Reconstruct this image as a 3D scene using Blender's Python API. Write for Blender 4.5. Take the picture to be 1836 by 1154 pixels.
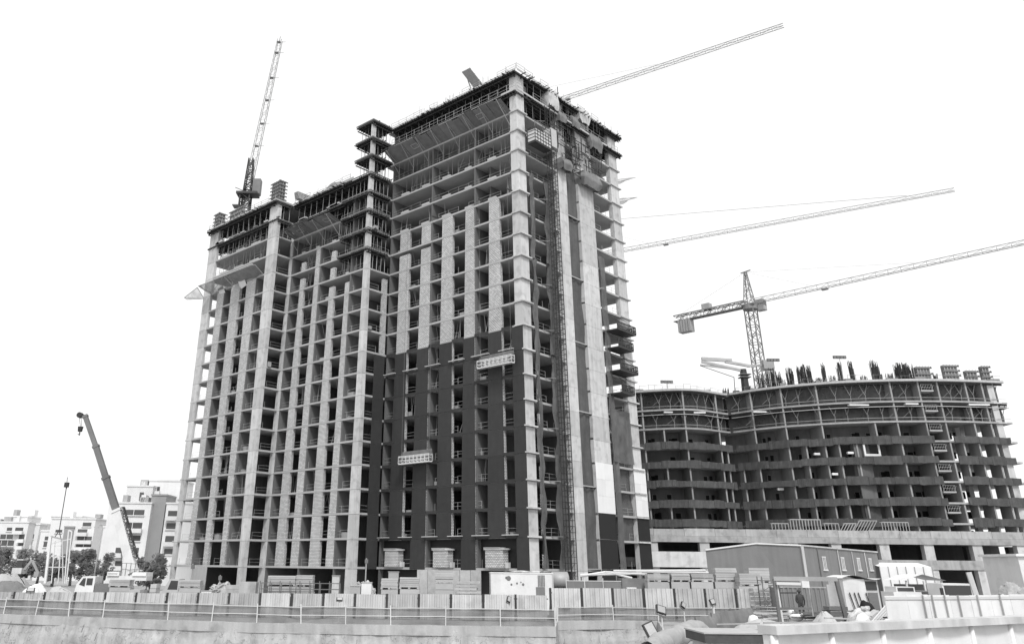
import bpy, bmesh, math, random
from mathutils import Vector, Matrix, noise
random.seed(7)
R = math.radians
for o in list(bpy.data.objects): bpy.data.objects.remove(o)
SC = bpy.context.scene
COL = SC.collection

# ------------------------------------------------------------------ camera
CAM = Vector((68.3451, -88.1638, 4.1975))
YAW, PIT, ROL, FPX, CX, CY = -0.76126, 0.40310, 0.01052, 1448.837, 795.762, 397.793
_f = Vector((math.sin(YAW)*math.cos(PIT), math.cos(YAW)*math.cos(PIT), math.sin(PIT)))
_r0 = Vector((math.cos(YAW), -math.sin(YAW), 0)); _u0 = _r0.cross(_f)
_r = math.cos(ROL)*_r0 + math.sin(ROL)*_u0; _u = -math.sin(ROL)*_r0 + math.cos(ROL)*_u0
cd = bpy.data.cameras.new('camera'); cam = bpy.data.objects.new('camera', cd); COL.objects.link(cam)
cam.matrix_world = Matrix(((_r.x, _u.x, -_f.x, CAM.x), (_r.y, _u.y, -_f.y, CAM.y), (_r.z, _u.z, -_f.z, CAM.z), (0, 0, 0, 1)))
cd.sensor_width = 36; cd.lens = 36*FPX/1836; cd.shift_x = (918-CX)/1836; cd.shift_y = -(577-CY)/1836
cd.clip_start = .5; cd.clip_end = 9000
SC.camera = cam
SC.render.resolution_x = 1024; SC.render.resolution_y = 643

# ------------------------------------------------------------------ sky, sun, exposure (bright overcast, black and white)
SUN_EL, SUN_AZ = R(50), R(127)          # azimuth clockwise from +Y, the sun stands behind the camera's right shoulder
w = bpy.data.worlds.new('World'); SC.world = w; w.use_nodes = True
nt = w.node_tree; bg = nt.nodes['Background']
sky = nt.nodes.new('ShaderNodeTexSky'); sky.sky_type = 'NISHITA'; sky.sun_disc = False
sky.sun_elevation = SUN_EL; sky.sun_rotation = SUN_AZ; sky.air_density = 1.5; sky.dust_density = 5
bw = nt.nodes.new('ShaderNodeRGBToBW'); nt.links.new(sky.outputs[0], bw.inputs[0])
mx = nt.nodes.new('ShaderNodeMix'); mx.data_type = 'FLOAT'; mx.inputs[0].default_value = .82   # even cloud veil over the blue
nt.links.new(bw.outputs[0], mx.inputs[2]); mx.inputs[3].default_value = 8.6
nt.links.new(mx.outputs[0], bg.inputs[0]); bg.inputs[1].default_value = .11
sl = bpy.data.lights.new('sun', 'SUN'); sl.energy = 2.1; sl.angle = R(12)
sun = bpy.data.objects.new('sun', sl); COL.objects.link(sun)
sd = Vector((math.sin(SUN_AZ)*math.cos(SUN_EL), math.cos(SUN_AZ)*math.cos(SUN_EL), math.sin(SUN_EL)))
sun.rotation_euler = sd.to_track_quat('Z', 'Y').to_euler(); sun.location = (40, -60, 120)
SC.view_settings.view_transform = 'Standard'; SC.view_settings.look = 'None'
SC.view_settings.exposure = 0.38; SC.view_settings.gamma = 1

# ------------------------------------------------------------------ frames and helpers
FH = Vector((_f.x, _f.y, 0)).normalized(); RH = Vector((FH.y, -FH.x, 0)); VA = math.atan2(RH.y, RH.x)
def W(s, t, z=0): return Vector((CAM.x, CAM.y, 0)) + RH*s + FH*t + Vector((0, 0, z))      # s metres right, t metres away
def PZ(px, py, t):                                                                        # photo pixel on the upright plane t metres away
    d = _f + _r*((px-CX)/FPX) - _u*((py-CY)/FPX)
    X = d*(t/d.dot(FH)); return X.dot(RH), X.z + CAM.z
def PX(px, py, t):
    s, z = PZ(px, py, t); return W(s, t, z)

class MB:
    def __init__(s): s.v = []; s.f = []
    def quad(s, *p):
        n = len(s.v); s.v += [tuple(q) for q in p]; s.f.append(tuple(range(n, n+len(p))))
    def box(s, x0, x1, y0, y1, z0, z1):
        n = len(s.v)
        s.v += [(x0,y0,z0),(x1,y0,z0),(x1,y1,z0),(x0,y1,z0),(x0,y0,z1),(x1,y0,z1),(x1,y1,z1),(x0,y1,z1)]
        s.f += [(n,n+3,n+2,n+1),(n+4,n+5,n+6,n+7),(n,n+1,n+5,n+4),(n+1,n+2,n+6,n+5),(n+2,n+3,n+7,n+6),(n+3,n,n+4,n+7)]
    def bar(s, p, q, w=.06, h=None, roll=0):
        p = Vector(p); q = Vector(q); d = q-p
        if d.length < 1e-6: return
        d.normalize(); a = d.cross(Vector((0,0,1)))
        if a.length < 1e-3: a = Vector((1,0,0))
        a.normalize(); b = a.cross(d); h = h or w
        n = len(s.v)
        for e in (p, q):
            for i, j in ((-1,-1),(1,-1),(1,1),(-1,1)): s.v.append(tuple(e + a*(w/2*i) + b*(h/2*j)))
        s.f += [(n+3,n+2,n+1,n),(n+4,n+5,n+6,n+7)] + [(n+i, n+(i+1)%4, n+4+(i+1)%4, n+4+i) for i in range(4)]
    def tube(s, p, q, r, r2=None, k=10, cap=True):
        p = Vector(p); q = Vector(q); d = (q-p).normalized(); a = d.cross(Vector((0,0,1)))
        if a.length < 1e-3: a = Vector((1,0,0))
        a.normalize(); b = a.cross(d); r2 = r if r2 is None else r2; n = len(s.v)
        for e, rr in ((p, r), (q, r2)):
            for i in range(k):
                an = 2*math.pi*i/k; s.v.append(tuple(e + a*(rr*math.cos(an)) + b*(rr*math.sin(an))))
        s.f += [(n+i, n+(i+1)%k, n+k+(i+1)%k, n+k+i) for i in range(k)]
        if cap: s.f += [tuple(n+k-1-i for i in range(k)), tuple(n+k+i for i in range(k))]
    def poly(s, pts, z0, z1):
        n = len(s.v); k = len(pts)
        s.v += [(x, y, z0) for x, y in pts] + [(x, y, z1) for x, y in pts]
        s.f += [tuple(n+k-1-i for i in range(k)), tuple(n+k+i for i in range(k))]
        s.f += [(n+i, n+(i+1)%k, n+k+(i+1)%k, n+k+i) for i in range(k)]
    def lathe(s, prof, k=14, c=(0,0,0)):
        n = len(s.v)
        for r, z in prof:
            for i in range(k):
                a = 2*math.pi*i/k; s.v.append((c[0]+r*math.cos(a), c[1]+r*math.sin(a), c[2]+z))
        for j in range(len(prof)-1):
            s.f += [(n+j*k+i, n+j*k+(i+1)%k, n+(j+1)*k+(i+1)%k, n+(j+1)*k+i) for i in range(k)]
    def grid(s, fn, nu, nv):
        n = len(s.v)
        for j in range(nv+1):
            for i in range(nu+1): s.v.append(tuple(fn(i/nu, j/nv)))
        s.f += [(n+j*(nu+1)+i, n+j*(nu+1)+i+1, n+(j+1)*(nu+1)+i+1, n+(j+1)*(nu+1)+i) for j in range(nv) for i in range(nu)]
    def mesh(s, name, m, smooth=False):
        me = bpy.data.meshes.new(name); me.from_pydata(s.v, [], s.f); me.materials.append(m)
        if smooth: me.polygons.foreach_set('use_smooth', [True]*len(me.polygons))
        me.update(); return me
    def build(s, name, m, parent=None, smooth=False, kind=None, recalc=False):
        me = s.mesh(name, m, smooth)
        if recalc:
            b = bmesh.new(); b.from_mesh(me); bmesh.ops.recalc_face_normals(b, faces=b.faces); b.to_mesh(me); b.free()
        return obj(name, me, parent, kind=kind)
def obj(name, me, parent=None, loc=None, kind=None):
    o = bpy.data.objects.new(name, me); COL.objects.link(o); o.parent = parent
    if loc is not None: o.location = loc
    if kind: o['kind'] = kind
    return o
def tag(o, label, cat, group=None):
    o['label'] = label; o['category'] = cat
    if group: o['group'] = group
    return o
def thing(name, label, cat, loc=(0,0,0), rotz=0, group=None):
    o = obj(name, None, loc=loc); o.rotation_euler = (0, 0, rotz); o.empty_display_size = .5
    return tag(o, label, cat, group)
_bm = {}
def bpart(name, x0, x1, y0, y1, z0, z1, m, parent):                  # a box part, alike boxes share one mesh
    k = (round(x1-x0, 3), round(y1-y0, 3), round(z1-z0, 3), m.name)
    if k not in _bm:
        b = MB(); b.box(0, k[0], 0, k[1], 0, k[2]); _bm[k] = b.mesh(name, m)
    return obj(name, _bm[k], parent, (x0, y0, z0))
def dup(o, loc, rotz=None, label=None, parent=None):
    c = o.copy(); COL.objects.link(c); c.parent = parent
    if loc is not None: c.location = loc
    if rotz is not None: c.rotation_euler = (0, 0, rotz)
    if label: c['label'] = label
    for ch in list(o.children):
        if ch is not c: dup(ch, None, None, None, c)
    return c

# ------------------------------------------------------------------ materials (all neutral greys: the photograph is black and white)
M = {}
def mat(name, v, rough=.85, var=.18, scale=.6, streak=0, bump=.15, rand=.1, metal=0, fine=14, dirt=0):
    m = bpy.data.materials.new(name); m.use_nodes = True; n = m.node_tree.nodes; l = m.node_tree.links
    p = n['Principled BSDF']; p.inputs['Roughness'].default_value = rough; p.inputs['Metallic'].default_value = metal
    p.inputs['Specular IOR Level'].default_value = .3
    geo = n.new('ShaderNodeNewGeometry')
    def nz(sc, det, vec=None):
        t = n.new('ShaderNodeTexNoise'); t.inputs['Scale'].default_value = sc; t.inputs['Detail'].default_value = det
        l.new(vec or geo.outputs['Position'], t.inputs['Vector']); return t.outputs['Fac']
    def math_(op, a, b):
        t = n.new('ShaderNodeMath'); t.operation = op
        for i, q in enumerate((a, b)):
            if isinstance(q, (int, float)): t.inputs[i].default_value = q
            else: l.new(q, t.inputs[i])
        return t.outputs[0]
    f = math_('ADD', math_('MULTIPLY', nz(scale, 5), 2*var), 1-var)
    f = math_('MULTIPLY', f, math_('ADD', math_('MULTIPLY', nz(fine, 3), var), 1-var/2))
    if streak:
        mp = n.new('ShaderNodeMapping'); mp.inputs['Scale'].default_value = (1.6, 1.6, .12); l.new(geo.outputs['Position'], mp.inputs['Vector'])
        f = math_('MULTIPLY', f, math_('ADD', math_('MULTIPLY', nz(1.2, 4, mp.outputs[0]), 2*streak), 1-streak))
    if dirt:
        r = n.new('ShaderNodeMapRange'); r.inputs[1].default_value = .52; r.inputs[2].default_value = .66; r.inputs[3].default_value = 1; r.inputs[4].default_value = 1-dirt
        l.new(nz(.9, 6), r.inputs[0]); f = math_('MULTIPLY', f, r.outputs[0])
    if rand:
        oi = n.new('ShaderNodeObjectInfo'); f = math_('MULTIPLY', f, math_('ADD', math_('MULTIPLY', oi.outputs['Random'], 2*rand), 1-rand))
    c = math_('MULTIPLY', f, v); l.new(c, p.inputs['Base Color'])
    if bump:
        b = n.new('ShaderNodeBump'); b.inputs['Strength'].default_value = bump; b.inputs['Distance'].default_value = .05
        l.new(nz(fine*.6, 4), b.inputs['Height']); l.new(b.outputs[0], p.inputs['Normal'])
    M[name] = m; return m
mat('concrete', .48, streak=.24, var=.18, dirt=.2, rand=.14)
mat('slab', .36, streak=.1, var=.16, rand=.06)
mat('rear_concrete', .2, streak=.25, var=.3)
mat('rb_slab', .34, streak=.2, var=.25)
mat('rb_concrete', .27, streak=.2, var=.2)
mat('crane_steel', .2, rough=.6, var=.2)
mat('shaded_concrete', .12, streak=.25, var=.16)  # indoor concrete, colour darkened so the openings read as deep shade
mat('raw_concrete', .36, streak=.3, var=.25, scale=.35, dirt=.25, bump=.3)
mat('shotcrete', .37, streak=.42, var=.22, scale=.45, dirt=.25, bump=.8, fine=5, rand=0)
mat('dark_panel', .035, rough=.7, var=.22, scale=1.1, rand=.12, bump=.12, streak=.16, fine=9)
mat('black_coat_and_shade', .02, rough=.7, var=.2, bump=.05)  # black sheeting, also the backing that stands for shade in the lowest openings
mat('form', .045, var=.35, scale=2, bump=.2, rand=.2)
mat('ply', .16, var=.3, scale=1.2, rand=.15)
mat('timber', .38, var=.3, scale=2.5, rand=.15, bump=.2)
mat('steel', .36, rough=.55, var=.25, metal=.2, rand=.1)
mat('bright_steel', .55, rough=.5, var=.12, metal=0, rand=.08)
mat('dark_steel', .05, rough=.6, var=.3, metal=.2)
mat('mid_steel', .16, rough=.6, var=.3, metal=.2)
mat('white_paint', .66, rough=.5, var=.1, rand=.04, bump=.05, streak=.1, dirt=.1)
mat('white_sheet', .7, rough=.6, var=.08, rand=.05, bump=.08, streak=.06)
mat('fence_metal', .45, rough=.5, var=.16, streak=.38, rand=.16, bump=.08, dirt=.15)
mat('grey_cloth', .17, var=.25, scale=1.3, streak=.2, bump=.5, fine=4)
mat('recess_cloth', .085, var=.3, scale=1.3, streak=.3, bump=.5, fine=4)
mat('light_cloth', .48, var=.22, scale=1.5, bump=.5, fine=4)
mat('sack_cloth', .3, var=.3, scale=1.3, bump=.6, fine=4)
mat('band_cloth', .075, var=.4, scale=1.1, bump=.4, fine=5, rand=.12)
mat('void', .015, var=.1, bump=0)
mat('glass', .06, rough=.15, var=.2, bump=0, scale=.3)
mat('far_white', .66, var=.1, rand=.08, bump=0, streak=.06)
mat('far_grey', .3, var=.1, bump=0)
mat('far_window', .09, rough=.3, var=.2, rand=.25, bump=0)
mat('shed_metal', .18, rough=.55, var=.14, streak=.22, rand=0, bump=.03)
mat('work_cloth', .06, var=.3, bump=.3)
mat('rubber', .03, rough=.9, bump=.1)
mat('block_pale', .4, var=.12, scale=1.5, rand=.12, bump=.3)
mat('sand', .42, var=.15, scale=1.2, bump=.6, fine=5)
mat('rubble', .42, var=.5, scale=3, bump=.8, rand=.3)
mat('ground', .3, var=.25, scale=.15, bump=.5, fine=3, rand=0, dirt=.2)
mat('bark', .14, var=.3, bump=.5)
mat('leaf', .12, var=.3, rand=.15, bump=0, scale=.8)
mat('pale_leaf', .18, var=.3, rand=.15, bump=0, scale=.8)
def clear(name, v, fac, sc=9):
    m = mat(name, v, bump=.3, streak=.25, var=.25); n = m.node_tree.nodes; l = m.node_tree.links
    tr = n.new('ShaderNodeBsdfTransparent'); mi = n.new('ShaderNodeMixShader'); t = n.new('ShaderNodeTexNoise'); g = n.new('ShaderNodeNewGeometry')
    t.inputs['Scale'].default_value = .8; t.inputs['Detail'].default_value = 4; l.new(g.outputs['Position'], t.inputs['Vector'])
    r = n.new('ShaderNodeMapRange'); r.inputs[3].default_value = fac-.18; r.inputs[4].default_value = fac+.18; l.new(t.outputs['Fac'], r.inputs[0])
    r.inputs[1].default_value = .3; r.inputs[2].default_value = .7
    l.new(r.outputs[0], mi.inputs[0]); l.new(tr.outputs[0], mi.inputs[1]); l.new(n['Principled BSDF'].outputs[0], mi.inputs[2])
    l.new(mi.outputs[0], n['Material Output'].inputs[0])
clear('dark_net', .13, .8); clear('pale_net', .4, .5); clear('barrier_net', .2, .78); clear('tower_net', .11, .86)
def brick(name, c1, c2, mo, bwid=.4, row=.2, mort=.018):
    m = mat(name, .5, bump=0, rand=.06); n = m.node_tree.nodes; l = m.node_tree.links; p = n['Principled BSDF']
    g = n.new('ShaderNodeNewGeometry'); sp = n.new('ShaderNodeSeparateXYZ'); l.new(g.outputs['Position'], sp.inputs[0])
    ad = n.new('ShaderNodeMath'); l.new(sp.outputs[0], ad.inputs[0]); l.new(sp.outputs[1], ad.inputs[1])
    cb = n.new('ShaderNodeCombineXYZ'); l.new(ad.outputs[0], cb.inputs[0]); l.new(sp.outputs[2], cb.inputs[1])
    b = n.new('ShaderNodeTexBrick'); b.inputs['Scale'].default_value = 1; b.inputs['Brick Width'].default_value = bwid; b.inputs['Row Height'].default_value = row
    b.inputs['Mortar Size'].default_value = mort; b.inputs['Mortar Smooth'].default_value = .3; b.inputs['Bias'].default_value = -.2
    for k, v in (('Color1', c1), ('Color2', c2), ('Mortar', mo)): b.inputs[k].default_value = (v, v, v, 1)
    l.new(cb.outputs[0], b.inputs['Vector'])
    old = p.inputs['Base Color'].links[0].from_socket; mu = n.new('ShaderNodeMix'); mu.data_type = 'RGBA'; mu.blend_type = 'MULTIPLY'; mu.inputs[0].default_value = 1
    sc = n.new('ShaderNodeMath'); sc.operation = 'MULTIPLY'; sc.inputs[1].default_value = 2; l.new(old, sc.inputs[0])
    l.new(b.outputs['Color'], mu.inputs[6]); l.new(sc.outputs[0], mu.inputs[7]); l.new(mu.outputs[2], p.inputs['Base Color'])
    bu = n.new('ShaderNodeBump'); bu.inputs['Strength'].default_value = .6; bu.inputs['Distance'].default_value = .03; bu.invert = True
    l.new(b.outputs['Fac'], bu.inputs['Height']); l.new(bu.outputs[0], p.inputs['Normal'])
brick('blockwork', .6, .42, .07, .4, .2, .028); brick('block_stack', .52, .44, .2, .6, .25, .02)

for nm in ('leaf', 'pale_leaf'):                                                   # leaves let some light through
    n = M[nm].node_tree.nodes; l = M[nm].node_tree.links; tr = n.new('ShaderNodeBsdfTranslucent'); tr.inputs[0].default_value = (.4, .4, .4, 1); mi = n.new('ShaderNodeMixShader'); mi.inputs[0].default_value = .6
    l.new(n['Principled BSDF'].outputs[0], mi.inputs[1]); l.new(tr.outputs[0], mi.inputs[2]); l.new(mi.outputs[0], n['Material Output'].inputs[0])
def cracks(nm, sc=.22, dark=.45, wid=.02):
    n = M[nm].node_tree.nodes; l = M[nm].node_tree.links; p = n['Principled BSDF']; g = n.new('ShaderNodeNewGeometry'); nz = n.new('ShaderNodeTexNoise'); nz.inputs['Scale'].default_value = .9; nz.inputs['Detail'].default_value = 6
    l.new(g.outputs['Position'], nz.inputs['Vector']); mx_ = n.new('ShaderNodeMix'); mx_.data_type = 'VECTOR'; mx_.inputs[0].default_value = .35; l.new(g.outputs['Position'], mx_.inputs[4])
    sc_ = n.new('ShaderNodeVectorMath'); sc_.operation = 'SCALE'; sc_.inputs['Scale'].default_value = 9; l.new(nz.outputs['Color'], sc_.inputs[0]); ad = n.new('ShaderNodeVectorMath'); l.new(g.outputs['Position'], ad.inputs[0]); l.new(sc_.outputs[0], ad.inputs[1])
    v = n.new('ShaderNodeTexVoronoi'); v.feature = 'DISTANCE_TO_EDGE'; v.inputs['Scale'].default_value = sc; l.new(ad.outputs[0], v.inputs['Vector'])
    r = n.new('ShaderNodeMapRange'); r.inputs[1].default_value = 0; r.inputs[2].default_value = wid; r.inputs[3].default_value = 1-dark; r.inputs[4].default_value = 1; l.new(v.outputs['Distance'], r.inputs[0])
    old = p.inputs['Base Color'].links[0].from_socket; m = n.new('ShaderNodeMath'); m.operation = 'MULTIPLY'; l.new(old, m.inputs[0]); l.new(r.outputs[0], m.inputs[1]); l.new(m.outputs[0], p.inputs['Base Color'])
cracks('shotcrete')

# ================================================================== THE SETTING: ground, pit
EDGE = [(-130, 104), (-80, 88), (-35.5, 73), (-26, 69.3), (-20.4, 67.4), (-13.3, 65.4), (-3.5, 64.5), (8.3, 64.5), (9.4, 71.6), (14.2, 73.2), (17.8, 73.0)]
RIM = [(15.5, 62), (13.2, 52), (11, 40), (9.5, 30), (8.6, 12), (8, -60)]
def ground():
    b = MB(); pts = EDGE + RIM + [(3000, -60), (3000, 5000), (-3000, 5000), (-3000, 900)]
    b.v = [tuple(W(s, t, 0)) for s, t in pts]; b.f = [tuple(range(len(pts)))]
    me = b.mesh('ground', M['ground']); bm = bmesh.new(); bm.from_mesh(me); bmesh.ops.triangulate(bm, faces=bm.faces, ngon_method='EAR_CLIP')
    for f in bm.faces:
        if f.normal.z < 0: f.normal_flip()
    bm.to_mesh(me); bm.free(); obj('ground', me, kind='structure')
    b = MB(); b.quad(*[W(s, t, -6) for s, t in ((-400, -60), (60, -60), (60, 200), (-400, 200))]); b.build('pit_floor', M['ground'], kind='structure')
ground()
def resample(pts, d):
    out = []
    for (a, b), (c, e) in zip(pts, pts[1:]):
        L = math.hypot(c-a, e-b); k = max(1, int(L/d))
        out += [(a+(c-a)*i/k, b+(e-b)*i/k) for i in range(k)]
    return out + [pts[-1]]
def pit_wall():
    t = thing('retaining_wall', 'rough pale sprayed-concrete wall of the excavation along the bottom of the view', 'wall', W(-3.5, 64.5, 0))
    P = resample(EDGE[1:] + RIM[:5], .45); b = MB(); nz_ = 24
    def fn(u, v):
        i = min(len(P)-1, int(round(u*(len(P)-1)))); s, q = P[i]; z = .3 - 6.2*v
        c = noise.noise((s*.35, z*.6, 3))*.5 + noise.noise((s*1.3, z*1.1, 9))*.28 + noise.noise((s*3.1, z*2.9, 1))*.12
        led = .1 if z < -.8+.5*noise.noise((s*.3, 0, 7)) else 0
        k = 0 if v == 0 else 1
        return W(s, q-(.12*(.3-z)+k*(c*.3+led)), z) - t.location
    b.grid(fn, len(P)-1, nz_); b.build('wall_face', M['shotcrete'], t, smooth=True)
    b = MB()
    for (a, q), (c, e) in zip(P, P[1:]):
        b.poly([(p.x, p.y) for p in (W(a, q-.12, 0)-t.location, W(c, e-.12, 0)-t.location, W(c, e+.5, 0)-t.location, W(a, q+.5, 0)-t.location)], -.3, .34)
    b.build('capping_beam', M['raw_concrete'], t)
    b = MB()
    for i in range(60):                                                            # weep pipes and stubs
        s, q = random.choice(P[60:-40]); z = random.uniform(-2.5, 0)
        p = W(s, q-.5, z)-t.location; b.bar(p, p + Vector((0, 0, -.5)) + FH*-.3, .05)
    b.build('drain_stubs', M['mid_steel'], t, kind='stuff')
pit_wall()

# ================================================================== THE TOWER (corner column stands at the origin, long front runs along -X, right side along +Y)
def zL(k): return 0 if k < 0 else 4.11 if k == 0 else 8.03+3.5*(k-1)
X1, X2, XA, YB = -28.39, -50.18, -73.2, 29.2            # steps of the front, left end, back
Y2, Y3 = -5.14, -8.96
T = thing('tower_block', 'tall stepped concrete tower under construction with pale block piers and dark clad lower front', 'building')
FULL = [(0,0),(0,12.75),(-.7,12.75),(-.7,16.15),(0,16.15),(0,YB),(-30,YB),(-30,11),(XA,11),(XA,Y3),(X2,Y3),(X2,Y2),(X1,Y2),(X1,0)]
HIGH = [(0,0),(0,12.75),(-.7,12.75),(-.7,16.15),(0,16.15),(0,YB),(-30,YB),(-30,0)]
for k in range(0, 22):
    b = MB(); z = zL(k); b.poly((FULL if k <= 18 else HIGH)[::1], z-.3, z); b.build('floor_slab', M['slab'], T, recalc=True)
# columns, storey by storey; storey k stands on slab k (-1 is the ground storey)
def col(x0, x1, y0, y1, k0, k1, m='concrete', name='column'):
    for k in range(k0, k1+1):
        a = zL(k) - (.27 if k >= 0 else 0); bpart(name, x0, x1, y0, y1, a, zL(k+1)-.32, M[m], T)
def taper(lo, hi, z, za=10., zb=47.):                                            # piers change width with height
    f = (z-za)/(zb-za); return lo[0]+(hi[0]-lo[0])*f, lo[1]+(hi[1]-lo[1])*f
def tpart(name, lo, hi, y0, y1, z0, z1, m, parent, dx=(0, 0)):
    a, c = taper(lo, hi, z0), taper(lo, hi, z1); b = MB(); b.box(0, 1, y0, y1, z0, z1)
    b.v = [((a if z == z0 else c)[0 if x == 0 else 1]+dx[0 if x == 0 else 1], y, z) for x, y, z in b.v]; return b.build(name, m, parent)
def tcol(lo, hi, y0, y1, k0, k1):
    for k in range(k0, k1+1): tpart('column', lo, hi, y0, y1, zL(k)-(.27 if k >= 0 else 0), zL(k+1)-.32, M['concrete'], T)
col(-1.3, .08, -.08, 1.9, -1, 20); col(-.75, .08, 26.7, YB+.08, -1, 20)
tcol((-29.65, X1+.3), (-29.25, X1+.05), Y2-.08, Y2+.75, -1, 20); tcol((-51.7, X2+.05), (-52.4, X2+.1), Y3-.08, Y3+.7, -1, 17)
tcol((-72.5, -71.3), (XA-.05, -70.8), Y3-.08, Y3+.5, -1, 17); tcol((-51.2, -49.72), (-50.7, -49.75), Y2-.05, Y2+.6, -1, 16)
for k in range(1, 20):                                                             # projecting collars at the floor joints of the two free corners
    z = zL(k)
    bpart('collar', -1.35 if k > 8 else -.06, .45, -.28 if k > 8 else -.25, 2.2, z-.25, z-.06, M['concrete'], T)
    bpart('collar', -.9, .35, 26.5, YB+.6, z-.26, z-.06, M['concrete'], T)
    
# cross walls and spine walls inside
def cross(x, y, d, k0, k1):
    for k in range(k0, k1+1): bpart('cross_wall', x, x+.28, y+.06, y+d, zL(k)+.003, zL(k+1)-.303, M['shaded_concrete'], T)
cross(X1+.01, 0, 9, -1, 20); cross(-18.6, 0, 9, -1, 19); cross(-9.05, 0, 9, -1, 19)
for x in (-49.7, -41.2, -32.7): cross(x, Y2, 9, -1, 16)
for x in (-55.4, -65.9): cross(x, Y3, 9, 0, 13)
for k in range(-1, 21):
    a, c = zL(k)+.003, zL(k+1)-.303
    bpart('spine_wall', -28, -3.2, 12.5, 12.75, a, c, M['shaded_concrete'], T)
    bpart('core_wall', -26, -6, 19, 19.3, a, c, M['shaded_concrete'], T)
    if k < 18:
        if k not in (0, -1): bpart('spine_wall', -69.4, X1-.5, 5.0, 5.25, a, c, M['shaded_concrete'], T)
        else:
            bpart('spine_wall', -69.4, -65.5, 5.0, 5.25, a, c, M['shaded_concrete'], T); bpart('spine_wall', -57.5, X1-.5, 5.0, 5.25, a, c, M['shaded_concrete'], T)
        bpart('cross_wall', -69.4, -69.15, -3.6, 4.99, a, c, M['shaded_concrete'], T)
    bpart('return_wall', X1-.28, X1-.01, .3, 7, a, c, M['shaded_concrete'], T)
    bpart('flank_wall', -7, -6.75, 1.5, 12.4, a, c, M['shaded_concrete'], T)
    bpart('flank_wall', -9, -8.7, 12, 20, a, c, M['shaded_concrete'], T)
# block piers
F1P = [((-26.3, -23.5), (-26, -23.6)), ((-21.5, -18.64), (-20.9, -18.64)), ((-16.4, -13.6), (-16.1, -13.7)), ((-11.6, -9.08), (-11.05, -9.08)), ((-6.8, -3.8), (-6.15, -3.95))]
def pier(P, y, k, frac=1, d=.5):
    z0 = zL(k)+.003; z1 = z0+(zL(k+1)-.306-z0)*frac; return tpart('block_pier', P[0], P[1], y+.03, y+d, z0, z1, M['blockwork'], T)
for i, P in enumerate(F1P):
    for k in range(0, 15):
        if k == 0 and i in (0, 2, 4): continue
        pier(P, 0, k, .8 if (k == 13 and i < 2) else 1)
    for k in (15, 16, 17): bpart('kerb_block', P[1][0], P[1][1]-.6, -.02, .3, zL(k)+.003, zL(k)+.32, M['block_pale'], T)
F2P = [((-47.2, -45.0), (-46.75, -45.5)), ((-43.1, -41.22), (-42.6, -41.3)), ((-38.5, -36.2), (-38.1, -36.8)), ((-34.4, -32.72), (-33.85, -32.72))]
F2T = {0: {14: .5, 13: .62}, 1: {}, 2: {14: .5, 13: .62, 12: .62}, 3: {12: .6}}
for i, P in enumerate(F2P):
    top = (14, 14, 14, 12)[i]
    for k in range(0, top+1): pier(P, Y2, k, F2T[i].get(k, 1))
    for k in range(top+1, 17): bpart('kerb_block', P[1][0], P[1][1]-.4, Y2-.02, Y2+.3, zL(k)+.003, zL(k)+.25, M['block_pale'], T)
for P in (((-67.6, -66), (-68.2, -65.95)), ((-62.4, -60.9), (-63.3, -60.5)), ((-57.2, -55.75), (-58.1, -55.3))):
    for k in range(0, 14): pier(P, Y3, k, 1, .6)
    for k in (15, 16): bpart('kerb_block', P[1][0], P[1][1], Y3-.02, Y3+.3, zL(k)+.003, zL(k)+.28, M['block_pale'], T)
for k in range(0, 13):                                                             # narrow pier on the return beside the step
    a = zL(k)+.003; c = a+(zL(k+1)-.306-a)*(.75 if k == 12 else 1)
    bpart('block_pier', X1-.5, X1-.03, -1.25, -.32, a, c, M['blockwork'], T)
    if k < 9: bpart('dark_panel', X1-.026, X1+.03, -2.6, -.34, zL(k)-.29, zL(k+1)-.31, M['dark_panel'], T)
# dark cladding on the lower nine storeys of the front
for k in range(0, 9):
    a, c = zL(k)-.26, zL(k+1)-.31
    for i, P in enumerate(F1P):
        if k == 0 and i in (0, 2, 4): continue
        tpart('dark_panel', P[0], P[1], -.13+random.uniform(0, .02), -.02, a, c, M['dark_panel'], T, (-.03, -.02))
    bpart('dark_panel', -1.9, .06, -.2, -.09, a, c, M['dark_panel'], T)
for k in range(1, 10):
    z = zL(k); gaps = [X1+.05] + sum(([taper(*P, z)[0]-.03, taper(*P, z)[1]-.01] for P in F1P), []) + [-1.91]
    for g0, g1 in zip(gaps[::2], gaps[1::2]):
        bpart('edge_fascia', g0, g1, -.06, -.005, z-.36, z+.04, M['dark_panel'], T)
    if k in (1, 8):
        for g0, g1 in zip(gaps[::2], gaps[1::2]): bpart('sill_plank', g0-.3, g1+.4, -.55, -.22, z+.05, z+.13, M['bright_steel'], T)
for i in (0, 2, 4):                                                                # low block boxes in the big openings of the first storey
    x0, x1 = F1P[i][0]; z = zL(0)
    bpart('block_box', x0-.1, x1-.1, -.6, .5, z+.02, z+2.2, M['blockwork'], T)
    bpart('box_lintel', x0-.3, x1+.2, -.7, .55, z+2.21, z+2.42, M['concrete'], T)
    bpart('box_lintel', x0-.3, x1-.5, -.75, .5, z+2.423, z+2.52, M['timber'], T)
    bpart('block_box', x1+.1, x1+.5, -.4, .2, z+.02, z+.7, M['concrete'], T)
bpart('dark_panel', X1+.3, -1.35, .75, .85, .02, zL(0)-.31, M['black_coat_and_shade'], T); bpart('dark_panel', X1+.3, -1.35, .75, .85, zL(0)+.01, zL(1)-.31, M['black_coat_and_shade'], T)  # black backing put behind the openings in place of their inner shade
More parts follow.
